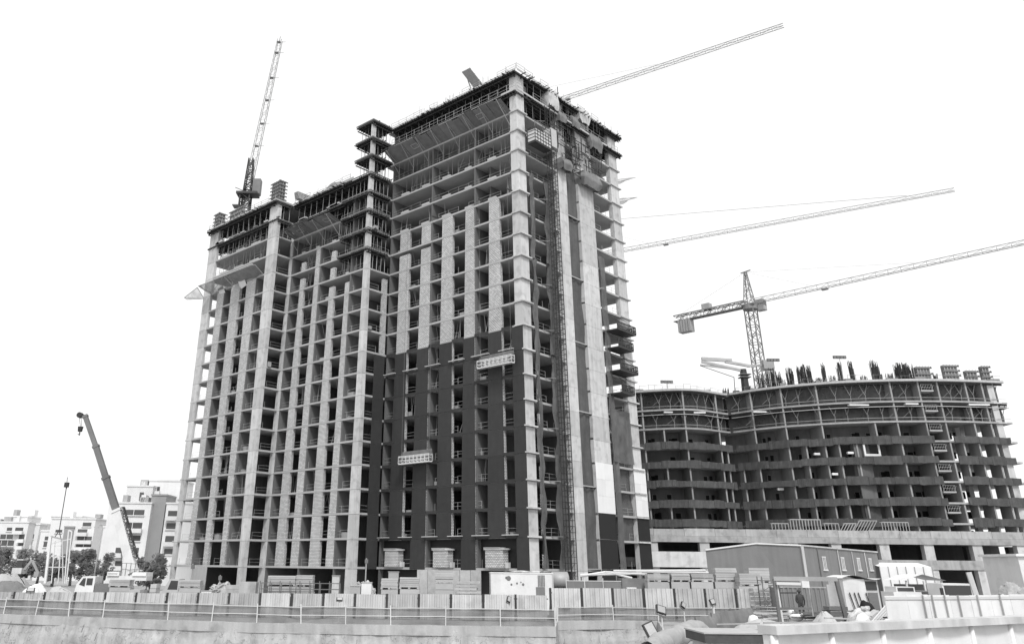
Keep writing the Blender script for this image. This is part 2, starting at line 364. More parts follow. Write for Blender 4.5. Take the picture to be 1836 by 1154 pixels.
# right side: two tall piers, net in the recess, netted bay, open far bay
for k in range(-1, 18):
    a, c = zL(k)-(.27 if k >= 0 else 0), zL(k+1)-.3
    bpart('wall_pier', -.75, .07, 10.2, 12.75, a, c, M['concrete'], T); bpart('wall_pier', -.75, .07, 16.15, 20.6, a, c, M['concrete'], T)
    bpart('wall_pier', -7, -.8, 9.9, 10.15, max(a, zL(k)+.003), c-.01, M['shaded_concrete'], T); bpart('wall_pier', -7, -.8, 20.2, 20.5, max(a, zL(k)+.003), c-.01, M['shaded_concrete'], T)
for y0, y1, top in ((16.1, 20.7, 18.55), (26.6, YB+.9, 18.7)):
    for i in range(2):
        for j in range(3): h = (top-11.55)/3; bpart('white_sheet', .1, .16, y0+(y1-y0)*i/2, y0+(y1-y0)*(i+1)/2-.015, 11.55+h*j, 11.55+h*(j+1)-.015, M['white_sheet'], T)
    for k in range(-1, 1): bpart('black_sheet', .1, .15, y0+.05, y1-.1, zL(k)+.05, min(zL(k+1), 11.5)-.02, M['black_coat_and_shade'], T)
    bpart('black_sheet', .1, .15, y0+.05, y1-.1, zL(1)+.05, 11.5, M['black_coat_and_shade'], T)
def sheet(name, p0, p1, z0, z1, m, parent, amp=.3, nu=10, nv=40, sd=0, off=(1,0,0)):
    b = MB(); p0 = Vector(p0); p1 = Vector(p1); off = Vector(off)
    def fn(u, v):
        p = p0.lerp(p1, u); z = z0+(z1-z0)*v
        a = noise.noise((u*3+sd, z*.22, sd))*amp + noise.noise((u*9+sd, z*.5, sd+5))*amp*.35
        return Vector((p.x, p.y, z)) + off*a
    b.grid(fn, nu, nv); return b.build(name, M[m], parent, smooth=True)
for k in range(0, 18, 3):
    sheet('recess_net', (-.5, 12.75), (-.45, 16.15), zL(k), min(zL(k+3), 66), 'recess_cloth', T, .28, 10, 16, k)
    bpart('net_rail', -.2, -.05, 12.76, 16.14, zL(k)-.08, zL(k)+.08, M['steel'], T)
for i, (y0, y1) in enumerate(((2.3, 3.4), (5.8, 8.6))):
    for k in range(0, 16, 4): sheet('debris_net', (.35+.15*i, y0), (.25, y1), zL(k), zL(k+4), 'tower_net', T, .7, 8, 22, k+40*i)
sheet('debris_net', (.3, 20.7), (.3, 22.3), 4, 52, 'tower_net', T, .35, 6, 50, 3)
sheet('debris_net', (.35, 20.7), (.3, 26.6), 19, 27, 'tower_net', T, .5, 10, 10, 8); sheet('debris_net', (-.6, 20.7), (-.7, 26.6), 8.1, 18.6, 'tower_net', T, .6, 10, 14, 18)
for k in range(0, 9):
    bpart('block_strip', .1, .2, 2.5, 3.0, zL(k)+.1, zL(k)+1.7, M['blockwork'], T)
# guard rails in the openings, one run per front and floor
def rails(mb, p, q, h=1.05, sp=2.2, w=.036, skip=.3):
    p = Vector(p); q = Vector(q); L = (q-p).length; n = max(1, int(L/sp))
    for i in range(n):
        a = p.lerp(q, i/n); c = p.lerp(q, (i+1)/n)
        mb.bar(a, a+Vector((0,0,h)), w)
        if random.random() > skip:
            for f in (.48, .95): mb.bar(a+Vector((0,0,h*f+random.uniform(-.08,.08))), c+Vector((0,0,h*f+random.uniform(-.08,.08))), w*.8)
    mb.bar(q, q+Vector((0,0,h)), w)
for k in range(0, 19):
    z = zL(k); b = MB()
    if k < 19: rails(b, (X1+.2, .25, z), (-1.5, .25, z))
    if k < 17:
        rails(b, (-49.5, Y2+.3, z), (-29.6, Y2+.3, z)); rails(b, (-70.5, Y3+.35, z), (-52.6, Y3+.35, z), skip=.3)
        rails(b, (X1-.2, Y2+.9, z), (X1-.2, -.2, z), sp=1.4); rails(b, (X2-.2, Y3+1.2, z), (X2-.2, Y2-.1, z), sp=1.3)
    rails(b, (-.2, 2, z), (-.2, 9.8, z), sp=1.5); rails(b, (-.2, 20.8, z), (-.2, 26.5, z), sp=1.8, skip=.5)
    b.build('guard_rails', M['steel'], T, kind='stuff')
# odd shoring props, boards and stacks left in bays
for k in range(1, 18):
    b = MB(); z = zL(k); z1 = zL(k+1)-.31
    for _ in range(7):
        fx = random.choice(((X1+1, -2, .6), (-48, -30, Y2+.7), (-66, -53, Y3+.8)))
        if fx[2] < -1 and k > 16: continue
        x = random.uniform(fx[0], fx[1])
        for j in range(random.randint(1, 5)): xx = x+j*.45; b.bar((xx, fx[2]+random.uniform(0, 1.5), z), (xx+random.uniform(-.1,.1), fx[2]+random.uniform(0, 1.5), z1), .07)
    for _ in range(5):
        x = random.uniform(-66, -2); y = (.8 if x > X1 else Y2+.8 if x > X2 else Y3+.9); h = random.uniform(.3, .9); b.box(x, x+random.uniform(.5, 1.6), y, y+.6, z+.01, z+h)
    b.build('loose_props', M['steel'], T, kind='stuff')

# ---------------- formwork decks under the top floors
def deck(x0, x1, y0, y1, z, zb, run='y', edge=True, props=True, sp=.55, psp=1.9, rows=2, ply='ply', overhang=0):
    """plywood deck at z with joists beneath and props standing on zb; joists run along `run`"""
    bpart('deck_board', x0, x1, y0, y1, z-.06, z+.02, M['form'], T)
    b = MB()
    if run == 'y':
        n = int((x1-x0)/sp)
        for i in range(n+1):
            x = x0+.05+(x1-x0-.1)*i/n; b.bar((x, y0-random.uniform(0, .35), z-.17), (x, y1, z-.17), .09, .2)
        for f in (.12, .5, .88): y = y0+(y1-y0)*f; b.bar((x0-.2, y, z-.37), (x1+.2, y, z-.37), .12, .2)
    else:
        n = int((y1-y0)/sp)
        for i in range(n+1):
            y = y0+.05+(y1-y0-.1)*i/n; b.bar((x0, y, z-.17), (x1+random.uniform(0, .35), y, z-.17), .09, .2)
        for f in (.12, .5, .88): x = x0+(x1-x0)*f; b.bar((x, y0-.2, z-.37), (x, y1+.2, z-.37), .12, .2)
    for i in range(int((x1-x0)/1.4)+1): x = x0+.1+1.4*i; b.bar((x, y0+.2, z-.56), (x, y1, z-.56), .1, .2)
    b.build('deck_joists', M['form'], T, kind='stuff')
    if props:
        b = MB(); nx = max(2, int((x1-x0)/psp)); ny = max(2, int((y1-y0)/psp)); 
        if run == 'y': ny = min(ny, rows)
        else: nx = min(nx, rows)
        for i in range(nx+1):
            for j in range(ny+1):
                x = x0+.7+(x1-x0-1.2)*i/nx; y = y0+.9+(y1-y0-1.2)*j/ny
                b.bar((x, y, zb+.01), (x+random.uniform(-.12,.12), y+random.uniform(-.1,.1), z-.45), .06)
        b.build('deck_props', M['mid_steel'] if z > 70 else M['steel'], T, kind='stuff')
# main block, levels 20 and 21
for k in (20, 21):
    z = zL(k); e = .75 if k == 21 else .5
    deck(X1+.2, e-.2, -e-.15, 3.2, z-.3, zL(k-1), 'y'); deck(-3.2, e+.1, 3.25, 26, z-.3, zL(k-1), 'x'); deck(-2.5, e+.3, 25, YB+.9, z-.3, zL(k-1), 'x', props=False)
    b = MB(); b.bar((X1+.2, -e-.2, z-.12), (e, -e-.2, z-.12), .1, .35); b.bar((e+.2, -e, z-.12), (e+.2, YB+.9, z-.12), .1, .3); b.build('edge_board', M['timber'], T)
    b = MB(); rails(b, (X1, -e-.1, z), (e, -e-.1, z), 1.3 if k == 20 else 1.0, 1.9, .055, .05 if k == 20 else .45); rails(b, (e+.1, -e, z), (e+.1, YB, z), 1.1, 2, .055, .3 if k == 20 else .6)
    b.build('guard_rails', M['steel'], T, kind='stuff')
for k in range(18, 22):                                                            # thin rods standing over the roof edge
    b = MB()
    for i in range(14):
        x = random.uniform(X1, 0); b.bar((x, -.6, zL(21)-.3), (x, -.6, zL(21)+random.uniform(.6, 2.2)), .045)
    if k == 21: b.build('edge_rods', M['steel'], T, kind='stuff')
b = MB()
for k, x0, x1, y in ((18, X1+.5, -1.6, .45), (19, X1+.5, -1.6, .5), (17, X1+.5, -1.6, .6), (15, X2+1, -36, Y2+.5), (16, X2+1, -36, Y2+.5), (15, XA+3, X2-3, Y3+.5), (16, XA+2.5, X2-2.5, Y3+.5)):
    x = x0
    while x < x1:
        x += random.uniform(.5, 2.6)
        if x > x1: break
        b.bar((x, y, zL(k)), (x+random.uniform(-.1, .1), y, zL(k+1)-.31), .055)
        if random.random() < .3: b.bar((x, y, zL(k)+.2), (x+1.4, y, zL(k+1)-.5), .045)
        if random.random() < .3: b.bar((x, y, zL(k)+1.7), (x+1.8, y, zL(k)+1.7), .045)
b.build('edge_shoring', M['crane_steel'], T, kind='stuff')
b = MB()
for _ in range(120):                                                               # ragged joist and board ends poking out of the roof decks
    if random.random() < .6: x = random.uniform(X1, .5); b.bar((x, -.4, zL(21)-.35), (x+random.uniform(-.1, .1), -1.0-random.uniform(0, .7), zL(21)-.35+random.uniform(-.1, .15)), .09)
    else: y = random.uniform(0, YB); b.bar((.4, y, zL(21)-.35), (1.1+random.uniform(0, .7), y, zL(21)-.35+random.uniform(-.1, .15)), .09)
for _ in range(60):
    x = random.uniform(XA, -34); y = Y3 if x < X2 else Y2; b.bar((x, y-.6, zL(18)-.4), (x, y-1.2-random.uniform(0, .6), zL(18)-.4+random.uniform(-.1, .15)), .09)
b.build('deck_ends', M['form'], T, kind='stuff')
# decks around the projecting column at the step, levels 14 to 21
for k in range(14, 22):
    z = zL(k); zz = z-.3 if k > 18 else z-.31
    x0 = -32.6 if k > 18 else -35.5
    if k > 18: bpart('pod_slab', x0+.2, X1+.3, Y2-.25, -.3, z-.28, z-.02, M['ply'], T)
    deck(x0, X1+.35, Y2-.45, -.75, zz, zL(k-1), 'x' if k % 2 else 'y', sp=.5, psp=1.1, rows=4)
    b = MB(); b.bar((x0, Y2-.5, z-.1), (X1+.4, Y2-.5, z-.1), .09, .22); b.bar((X1+.45, Y2-.5, z-.1), (X1+.45, -.7, z-.1), .09, .2); b.build('edge_board', M['ply'], T)
    b = MB(); 
    for i in range(9): b.bar((X1+.1+random.uniform(-.3,.9), Y2+.3+i*.5, z-.02), (X1-2.2, Y2+.4+i*.5+random.uniform(-.2,.2), z+.06), .1, .12)
    b.build('deck_planks', M['form'], T, kind='stuff')
# left wing, levels 17 and 18
for k in (17, 18):
    z = zL(k)
    deck(XA-.5, X2+.4, Y3-(.9 if k == 18 else .3), Y3+3, z-.31, zL(k-1), 'y'); deck(X2+.6, -35.6, Y2-(.9 if k == 18 else .2), Y2+3, z-.31, zL(k-1), 'y')
    if k == 18:
        b = MB(); b.bar((XA-.5, Y3-1, z-.1), (X2+.4, Y3-1, z-.1), .1, .3); b.bar((X2+.6, Y2-1, z-.1), (-32, Y2-1, z-.1), .1, .3); b.bar((X2+.45, Y3-1, z-.1), (X2+.45, Y2-1, z-.1), .1, .3); b.build('edge_board', M['timber'], T)
        b = MB(); rails(b, (XA, Y3-.9, z), (X2, Y3-.9, z), 1, 2.2, .055, .5); rails(b, (X2+1, Y2-.9, z), (-33, Y2-.9, z), 1, 2.2, .055, .4); b.build('guard_rails', M['steel'], T, kind='stuff')
    b = MB()
    for _ in range(16):
        x = random.uniform(XA+2, -34); y = (Y3 if x < X2 else Y2)-.3; b.box(x, x+random.uniform(.8, 2.4), y, y+.5, z+.03, z+random.uniform(.08, .4))
    b.build('loose_boards', M['timber'], T, kind='stuff')
# catch fans: boarded platforms reaching out from a floor, held by raking struts
def fan(x0, x1, y, z, out, rise, drop, n, m='form'):
    nb = int((x1-x0)/1.5)
    for i in range(nb):                                                            # separate boards, some pulled short or sagging
        a = x0+(x1-x0)*i/nb+.02; e = x0+(x1-x0)*(i+1)/nb-.05; o_ = out*random.uniform(.86, 1.02); dz = random.uniform(-.12, .12); rz_ = rise*o_/out+dz
        b = MB(); b.quad((a, y-.05, z), (e, y-.05, z), (e, y-o_, z+rz_), (a, y-o_, z+rz_)); b.quad((a, y-.05, z+.07), (a, y-o_, z+rz_+.07), (e, y-o_, z+rz_+.07), (e, y-.05, z+.07)); b.quad((a, y-o_, z+rz_), (e, y-o_, z+rz_), (e, y-o_, z+rz_+.07), (a, y-o_, z+rz_+.07)); b.build('fan_board', M[m if random.random() < .75 else 'grey_cloth'], T)
    b = MB(); b.bar((x0-.3, y-out, z+rise+.1), (x1+.3, y-out, z+rise+.1), .12, .16); b.build('fan_edge', M['form'], T)
    b = MB()
    for i in range(n):
        x = x0+.8+(x1-x0-1.6)*i/(n-1); b.bar((x, y-out+.1, z+rise-.1), (x+.4, y+.1, z-drop), .055); b.bar((x, y-.3, z-.05), (x, y-out+.1, z+rise-.06), .05)
        b.bar((x+.4, y+.1, z-drop-1.0), (x+.4, y+.1, z), .06)
    for f in (.22, .78):
        x = x0+(x1-x0)*f
        for a, c in (((0,.35),(1.4,.35)),((1.4,.35),(1.4,.62)),((1.4,.62),(0,.62)),((0,.62),(0,.35))):
            b.bar((x+a[0], y-out*a[1], z+rise*a[1]-.06), (x+c[0], y-out*c[1], z+rise*c[1]-.06), .09)
    b.build('fan_struts', M['steel'], T, kind='stuff')
fan(X1+.3, -1.0, 0, zL(19), 3.0, 1.5, 2.4, 8, 'ply'); fan(X2+.6, -36, Y2, zL(16), 3.0, .8, 2.6, 4, 'ply')
def netfan(pts, m='pale_net'):
    b = MB(); p = [Vector(q) for q in pts]
    def fn(u, v):
        q = p[0].lerp(p[1], u).lerp(p[3].lerp(p[2], u), v); q.z -= .5*math.sin(math.pi*u)*math.sin(math.pi*v)+.3*noise.noise(q*.7); return q
    b.grid(fn, 10, 10); b.build('net_fan', M[m], T, smooth=True)
    b = MB()
    for i in range(4): b.bar(p[i], p[(i+1) % 4], .09)
    b.bar(p[0], p[2], .06); b.build('fan_frame', M['steel'], T)
z = zL(14)
netfan([(XA+.4, Y3-.2, z-.6), (XA+1.5, Y3-2.6, z+.9), (XA-5.8, Y3-1.2, z+.7), (XA-5.6, Y3-.6, z+.4)])
netfan([(XA+2.6, Y3-.1, z-.2), (-63, Y3-.1, z), (-62.5, Y3-2.5, z+1.1), (XA+1.6, Y3-2.5, z+1.2)], 'barrier_net')
netfan([(-62, Y3-.1, z), (-53, Y3-.1, z), (-52.6, Y3-2.2, z+1.1), (-61.5, Y3-2.5, z+1.1)], 'barrier_net'); bpart('fan_board', -66, -53, Y3-2.7, Y3-2.3, z+1.1, z+1.3, M['timber'], T)
for zz in (zL(19)+.1, zL(18)-.5):
    netfan([(-2.5, YB+.2, zz-2.2), (.2, YB+.2, zz-2.2), (.4, YB+6.0, zz+.6), (-3, YB+5, zz+.9)])
b = MB()
for x, y, s in ((-67.5, Y3-.5, .8), (-60.5, Y3-.5, .9)):
    b.quad((x, y, z+.1), (x+2.4*s, y-.2, z+.4), (x+2.4*s, y+.6, z-.9), (x, y+.8, z-1.2)); b.quad((x, y+.05, z+.1), (x, y+.85, z-1.2), (x+2.4*s, y+.65, z-.9), (x+2.4*s, y-.15, z+.4))
b.build('loose_sheet', M['white_sheet'], T)
# climbing forms wrapped in cloth on the heads of the two side piers
def wrap(y0, y1, z0, z1, xo, m, sd):
    b = MB()
    def fn(u, v):
        a = u*4; z = z0+(z1-z0)*v
        c = [(-.4, y0), (xo, y0), (xo, y1), (-.4, y1), (-.4, y0)]; i = min(3, int(a)); fr = a-i
        x = c[i][0]+(c[i+1][0]-c[i][0])*fr; y = c[i][1]+(c[i+1][1]-c[i][1])*fr
        n1 = noise.noise((x*.8+sd, y*.8, z*.55))*.3
        sq = 1-.18*abs(v-.5)*2
        return (-.4+(x+.4)*sq+n1*(x > 0), (y-(y0+y1)/2)*(sq+.0)+(y0+y1)/2+n1*.5, z+noise.noise((x*1.2+sd, y, 4))*.6*(1-v))
    b.grid(fn, 28, 9); b.box(-.4, xo-.3, y0+.3, y1-.3, z0+.5, z0+.62); b.box(-.4, xo-.4, y0+.3, y1-.3, z1-.25, z1-.1); b.build('wrapped_form', M[m], T, smooth=False)
wrap(7.4, 10.4, 75, 78.4, 1.2, 'light_cloth', 1); wrap(10.2, 12.6, 73.2, 75.2, 1.1, 'grey_cloth', 5); wrap(10, 12.9, 64.2, 66.2, 1.6, 'grey_cloth', 9)
wrap(14.2, 16.6, 74, 76.0, 1.1, 'grey_cloth', 13); wrap(16.6, 20, 76.2, 78.9, 1.0, 'light_cloth', 17); wrap(15.8, 21.4, 63.4, 66, 1.7, 'grey_cloth', 21); wrap(19.5, 23, 72, 74.6, 1.3, 'grey_cloth', 25)
b = MB()
for i in range(150):
    y = random.uniform(8, 23); zz = random.uniform(64, 77); x = random.uniform(.1, .9)
    if random.random() < .6: b.bar((x, y, zz), (x, y, zz+random.uniform(1, 3.5)), .1)
    else: b.bar((x, y, zz), (x, y+random.uniform(1, 3), zz), .1)
b.build('form_frames', M['form'], T, kind='stuff')
bpart('pier_head', -.75, .05, 10.2, 12.75, 67.3, 77.6, M['raw_concrete'], T); bpart('pier_head', -.75, .05, 16.15, 20.6, 67.3, 77.6, M['raw_concrete'], T)

# ---------------- things standing on or hanging from the tower
def lattice_panel(name, label, cat, loc, wd, dp, h, rz=0, m='mid_steel'):
    t = thing(name, label, cat, loc, rz); b = MB(); b.box(0, wd, 0, dp, 0, h); b.build('ply_faces', M['ply'], t)
    b = MB(); n = max(3, int(h/.7)); k = max(3, int(wd/.45))
    for i in range(n):
        zz = .25+(h-.5)*i/(n-1)
        b.bar((-.35, -.16, zz), (wd+.35, -.16, zz), .12, .22); b.bar((wd+.16, -.35, zz+.1), (wd+.16, dp+.35, zz+.1), .12, .22)
    b.build('walers', M[m], t, kind='stuff'); b = MB()
    for i in range(k): x = .1+(wd-.2)*i/(k-1); b.bar((x, -.05, 0), (x, -.05, h+.1), .09)
    for i in range(3): y = .1+(dp-.2)*i/2; b.bar((wd+.05, y, 0), (wd+.05, y, h+.1), .09)
    b.build('studs', M['timber'], t, kind='stuff'); return t
zr = zL(18)+.03
lattice_panel('column_form', 'tall studded column form standing at the inner corner of the left wing roof', 'formwork', (-52.6, Y3-.2, zr), 2.5, 1.3, 4.2)
lattice_panel('column_form', 'small column form at the far left end of the left wing roof', 'formwork', (-72.6, Y3-.2, zr), 1.6, 1.4, 3.6)
lattice_panel('column_form', 'narrow column form just right of the far left end of the wing roof', 'formwork', (-69.6, Y3+2.5, zr), .9, 1, 4.4)
lattice_panel('column_form', 'low dark form panel at the foot of the luffing crane mast on the wing roof', 'formwork', (-66.4, Y3-.4, zr), 4.4, .6, 2.3)
t = thing('plank_stack', 'stack of pale planks lying at the roof edge beside the tall column form', 'planks', (-47.6, Y2-1.2, zr)); b = MB()
for i in range(6):
    for j in range(4): b.box(j*.3+i*.05, j*.3+.26+i*.05, -.9-.1*i, 4, i*.2, i*.2+.15)
b.build('planks', M['timber'], t, kind='stuff')
t = thing('rebar_heap', 'dark rounded heap under tarpaulin on the left wing roof', 'heap', (-41, Y2+2.5, zr)); b = MB()
def fn(u, v):
    a = u*2*math.pi; r = (1-v); x = 4.2*r*math.cos(a); y = 2.2*r*math.sin(a)
    return (x, y, 3.0*(1-r**2.2)*(1+.3*noise.noise((x*.6, y*.6, 1)))+.02)
b.grid(fn, 26, 8); b.build('tarpaulin', M['grey_cloth'], t, smooth=True); b = MB(); rails(b, (-4, -2.4, 0), (4, -2.4, 0), 1.2, .9, .06, 0); b.build('rail', M['steel'], t)
t = thing('leaning_form_panel', 'slatted steel form panel tilted up against the sky over the main roof', 'formwork', (-7.4, .1, zL(21)-.05)); b = MB()
for i in range(7): b.bar((-.9+i*.28, 0, 0), (-4.3+i*.28, 0, 5.4), .13, .2)
for f in (.1, .4, .7, .98): b.bar((-1.0-3.4*f, .1, 5.4*f), (-1.0-3.4*f+1.9, .1, 5.4*f), .1, .18)
b.bar((-3.4, .2, 4), (-3.4, 2.4, .02), .12); b.bar((-1.8, .2, 3.6), (-1.8, 2.4, .02), .12); b.build('slats', M['mid_steel'], t)

# passenger hoist on the right side
t = thing('construction_hoist', 'lattice hoist mast with a mesh cage climbing the right side of the tower', 'hoist', (1.7, 6.6, 0))
def lattice(mb, p, q, w, bay, c=.12, d=.06, up=(1,0,0), tri=False, w2=None):
    p = Vector(p); q = Vector(q); ax = (q-p); L = ax.length; ax.normalize(); up = Vector(up); a = (up - ax*up.dot(ax)).normalized(); e = ax.cross(a); n = max(1, round(L/bay)); w2 = w if w2 is None else w2
    cs = [(-1,-1),(1,-1),(1,1),(-1,1)] if not tri else [(-1,-1),(-1,1),(1,0)]
    def pt(i, j): ww = w+(w2-w)*j/n; return p + ax*(L*j/n) + a*(cs[i][0]*ww/2) + e*(cs[i][1]*ww/2)
    k = len(cs)
    for i in range(k): mb.bar(pt(i, 0), pt(i, n), c)
    for j in range(n):
        for i in range(k):
            mb.bar(pt(i, j), pt((i+1) % k, j), d)
            if j % 2: mb.bar(pt(i, j), pt((i+1) % k, j+1), d)
            else: mb.bar(pt((i+1) % k, j), pt(i, j+1), d)
b = MB(); zt = zL(20)-.5
for x in (-.5, .5):
    for y in (-.62, 0, .62): b.bar((x, y, 0), (x, y, zt), .085 if y else .06)
for i in range(int(zt/.75)):
    zz = .3+.75*i; j = i % 2
    for x in (-.5, .5): b.bar((x, -.62, zz), (x, .62, zz), .055)
    for y in (-.62, .62): b.bar((-.5, y, zz), (.5, y, zz), .055)
    if j: b.bar((.5, -.62, zz), (.5, 0, zz+.7), .05)
b.build('mast', M['dark_steel'], t)
for k in range(1, 20, 2):
    b = MB(); b.bar((-.6, -.6, zL(k)), (-1.75, -1.8, zL(k)), .1); b.bar((-.6, .6, zL(k)), (-1.75, 1.8, zL(k)), .1); b.bar((-1.2, -1.2, zL(k)), (-1.2, 1.2, zL(k)), .08); b.build('wall_tie', M['mid_steel'], t)
cage = obj('cage', None, t, (0, 0, 0)); zc = 65.0
b = MB(); b.box(-.75, .75, -5.2, -1.0, zc, zc+.25); b.build('cage_floor', M['dark_steel'], cage)
b = MB()
for i in range(7):
    y = -5.2+4.2*i/6
    for x in (-.75, .75): b.bar((x, y, zc+.25), (x, y, zc+2.7), .07)
for zz in (.3, .9, 1.5, 2.1, 2.7):
    for x in (-.75, .75): b.bar((x, -5.2, zc+zz), (x, -1, zc+zz), .06)
    for y in (-5.2, -1): b.bar((-.75, y, zc+zz), (.75, y, zc+zz), .06)
b.build('cage_frame', M['dark_steel'], cage)
b = MB(); b.box(.66, .7, -5.15, -1.05, zc+.3, zc+2.4); b.box(-.7, .7, -5.16, -5.12, zc+.3, zc+2.3); b.build('cage_mesh', M['light_cloth'], cage)
b = MB(); b.box(-.7, .8, -.95, .5, zc+.9, zc+4.2); b.build('drive_housing', M['light_cloth'], cage)
b = MB(); rails(b, (.72, -5.2, zc+2.7), (.72, -1, zc+2.7), 1.1, 1.4, .07, 0); b.bar((.72, -5.2, zc+3.8), (.72, -1, zc+3.8), .08); b.build('roof_rail', M['mid_steel'], cage)

# suspended cradles
def cradle(x0, x1, y, z, label):
    z -= .2; t = thing('suspended_cradle', label, 'work platform', (x0, y, z), 0, 'suspended cradles on the dark front'); L = x1-x0
    b = MB(); b.box(0, L, -.35, .35, 0, .14); b.build('platform', M['white_paint'], t)
    b = MB()
    for yy in (-.36, .36):
        for zz in (.55, 1.0, 1.15): b.bar((0, yy, zz), (L, yy, zz), .07)
        for i in range(9): x = L*i/8; b.bar((x, yy, .1), (x, yy, 1.15), .06)
        for i in range(8): b.bar((L*i/8, yy, .14), (L*(i+1)/8, yy, .55), .035)
    for x in (0, L):
        for zz in (.6, 1.1): b.bar((x, -.36, zz), (x, .36, zz), .06)
    b.build('railing', M['white_paint'], t)
    b = MB(); b.box(.1, L-.1, .37, .4, .15, 1.9); b.build('mesh_screen', M['barrier_net'], t)
    for x in (.3, L-.3):
        b = MB(); b.box(x-.25, x+.25, -.2, .2, .3, .9); b.bar((x, 0, .9), (x, 0, 1.6), .12); b.build('winch', M['mid_steel'], t)
        b = MB(); b.bar((x, 0, 1.6), (x, 0, zL(15)-z), .03); b.build('rope', M['mid_steel'], t)
    return t
cradle(-7.2, -.9, -1.3, 30.5, 'white railed cradle hanging high on the dark front near the corner')
cradle(-23.0, -16.6, -1.3, 18.4, 'lower white railed cradle hanging left on the dark front')
b = MB(); 
for x in (-6.9, -1.2, -22.7, -16.9): b.bar((x, -1.5, zL(15)), (x, 1.5, zL(15)+.25), .14, .2)
b.build('outrigger_beams', M['dark_steel'], T, kind='stuff')
# loading platforms on the far bay of the right side
for i, (y1, z, lab) in enumerate(((27.2, 39.3, 'topmost dark loading basket jutting from the open bay at the tower corner'), (26, 36.4, 'second dark loading basket from the top at the tower corner'), (26.8, 32.7, 'third dark loading basket from the top at the tower corner'), (25.2, 29.2, 'lowest dark loading basket at the tower corner'))):
    t = thing('loading_basket', lab, 'platform', (0, 21.6, z), 0, 'loading baskets stacked at the tower corner'); L = y1-21.6
    b = MB(); b.box(-.4, 2.3, 0, L, 0, .2); b.build('floor', M['dark_steel'], t); b = MB(); n = int(L/.35)
    for j in range(n+1): y = L*j/n; b.bar((2.25, y, .2), (2.25, y, 1.35), .1)
    for j in range(7): x = 2.25-2.4*j/6; b.bar((x, L, .2), (x, L, 1.35), .1)
    for zz in (.7, 1.35): b.bar((2.25, 0, zz), (2.25, L, zz), .12); b.bar((-.2, L, zz), (2.25, L, zz), .12)
    b.box(2.2, 2.24, 0, L, .2, .45); b.build('basket_bars', M['dark_steel'], t); b = MB()
    for y in (.5, L-.5): b.bar((2.2, y, 1.3), (0, y, 3.2), .06)
    b.build('stay', M['dark_steel'], t)

# ================================================================== THE CURVED BLOCK ON THE RIGHT
C1 = [(30, 157.5), (33, 155.3), (36, 153.4), (39, 152), (42, 150.9), (45, 150.4), (48.3, 151.2), (52.3, 153.8), (54.2, 155)]
C2 = [(54.5, 155), (56, 152.6), (58.3, 150.2), (61.4, 147.4), (65.5, 145), (69.5, 143), (73.7, 141.7), (78.1, 140.8), (83.2, 140.3), (87.5, 140.2), (92.6, 140.6), (98.6, 141.5)]
def curve(s):
    c = C1 if s < 54.35 else C2
    if s <= c[0][0]: return c[0][1]
    for (a, p), (b, q) in zip(c, c[1:]):
        if s <= b:
            f = (s-a)/(b-a); return p+(q-p)*f
    return c[-1][1]
def csm(s): return sum(curve(min(max(s+d, 30 if s < 54.35 else 54.4), 54.3 if s < 54.35 else 98.6)) for d in (-1.2, -.6, 0, .6, 1.2))/5
def scv(px, py):
    t = 150
    for _ in range(8): s, z = PZ(px, py, t); t = csm(s)
    return s
B = thing('curved_block', 'lower curved concrete block under construction with dark netted floor bands', 'building', W(66, 150, 0), VA)
def L(s, t, z=0): return Vector((s-66, t-150, z))
def ribbon(c0, c1, off0, off1, z0, z1, n=40):
    """solid strip following the curved front between s=c0 and c1, from off0 to off1 metres behind it"""
    pts = [c0+(c1-c0)*i/n for i in range(n+1)]; out = [(p-66, csm(p)+off0-150) for p in pts] + [(p-66, csm(p)+off1-150) for p in reversed(pts)]
    b = MB(); k = len(pts); n0 = len(b.v)
    b.v = [(x, y, z0) for x, y in out] + [(x, y, z1) for x, y in out]; m = len(out)
    for i in range(k-1):
        j = m-1-i; b.f += [(i, j, j-1, i+1), (m+i, m+i+1, m+j-1, m+j)]
    b.f += [(i, (i+1) % m, m+(i+1) % m, m+i) for i in range(m)]
    return b
LV = [35.0, 31.45, 28.05, 24.75, 21.45, 18.15, 14.8, 11.6]
LOB = ((31, 54.2), (54.6, 98.4))
s_stair = (scv(1697, 880), scv(1728, 880))
for i, z in enumerate(LV):
    for c0, c1 in LOB: ribbon(c0, c1, -.1 if i else -.5, 14, z-.28, z).build('floor_slab', M['rb_slab'], B, recalc=True)
    if i > 2:
        for c0, c1 in (LOB[0], (54.6, s_stair[0]-.2), (s_stair[1]+.3, 97.2)):
            q = c0
            while q < c1-.5:                                                       # the band hangs in separate lengths
                q2 = min(c1, q+random.uniform(2.2, 5)); hi = z+random.uniform(.55, .85); lo = z-random.uniform(.4, .65)
                rb = ribbon(q, q2-.04, -.32, -.2, lo, hi, 12); rb.v = [(x, y+.25*noise.noise((x*1.7, zz, 2)), zz+.1*noise.noise((x*1.1, zz, i))) for x, y, zz in rb.v]
                rb.build('netted_band', M['band_cloth'], B, recalc=True); q = q2
FPX_ = [(1165, 890), (1243, 890), (1304, 890), (1315, 890), (1369, 880), (1424, 860), (1489, 850), (1514, 850), (1633, 870), (1686, 870), (1722, 870), (1772, 860), (1800, 850), (1202, 890), (1340, 885), (1455, 855), (1548, 860), (1590, 865), (1657, 870), (1745, 865)]
NF = 13
FS = [scv(*p) for p in FPX_]
ZS = LV + [8.6]
def fin(s, z0, z1, d=5, w=.32, m='rb_concrete', name='fin_wall'):
    t = csm(s); return bpart(name, s-66-w/2, s-66+w/2, t-150+.05, t-150+d, z0+.003, z1-.283, M[m], B)
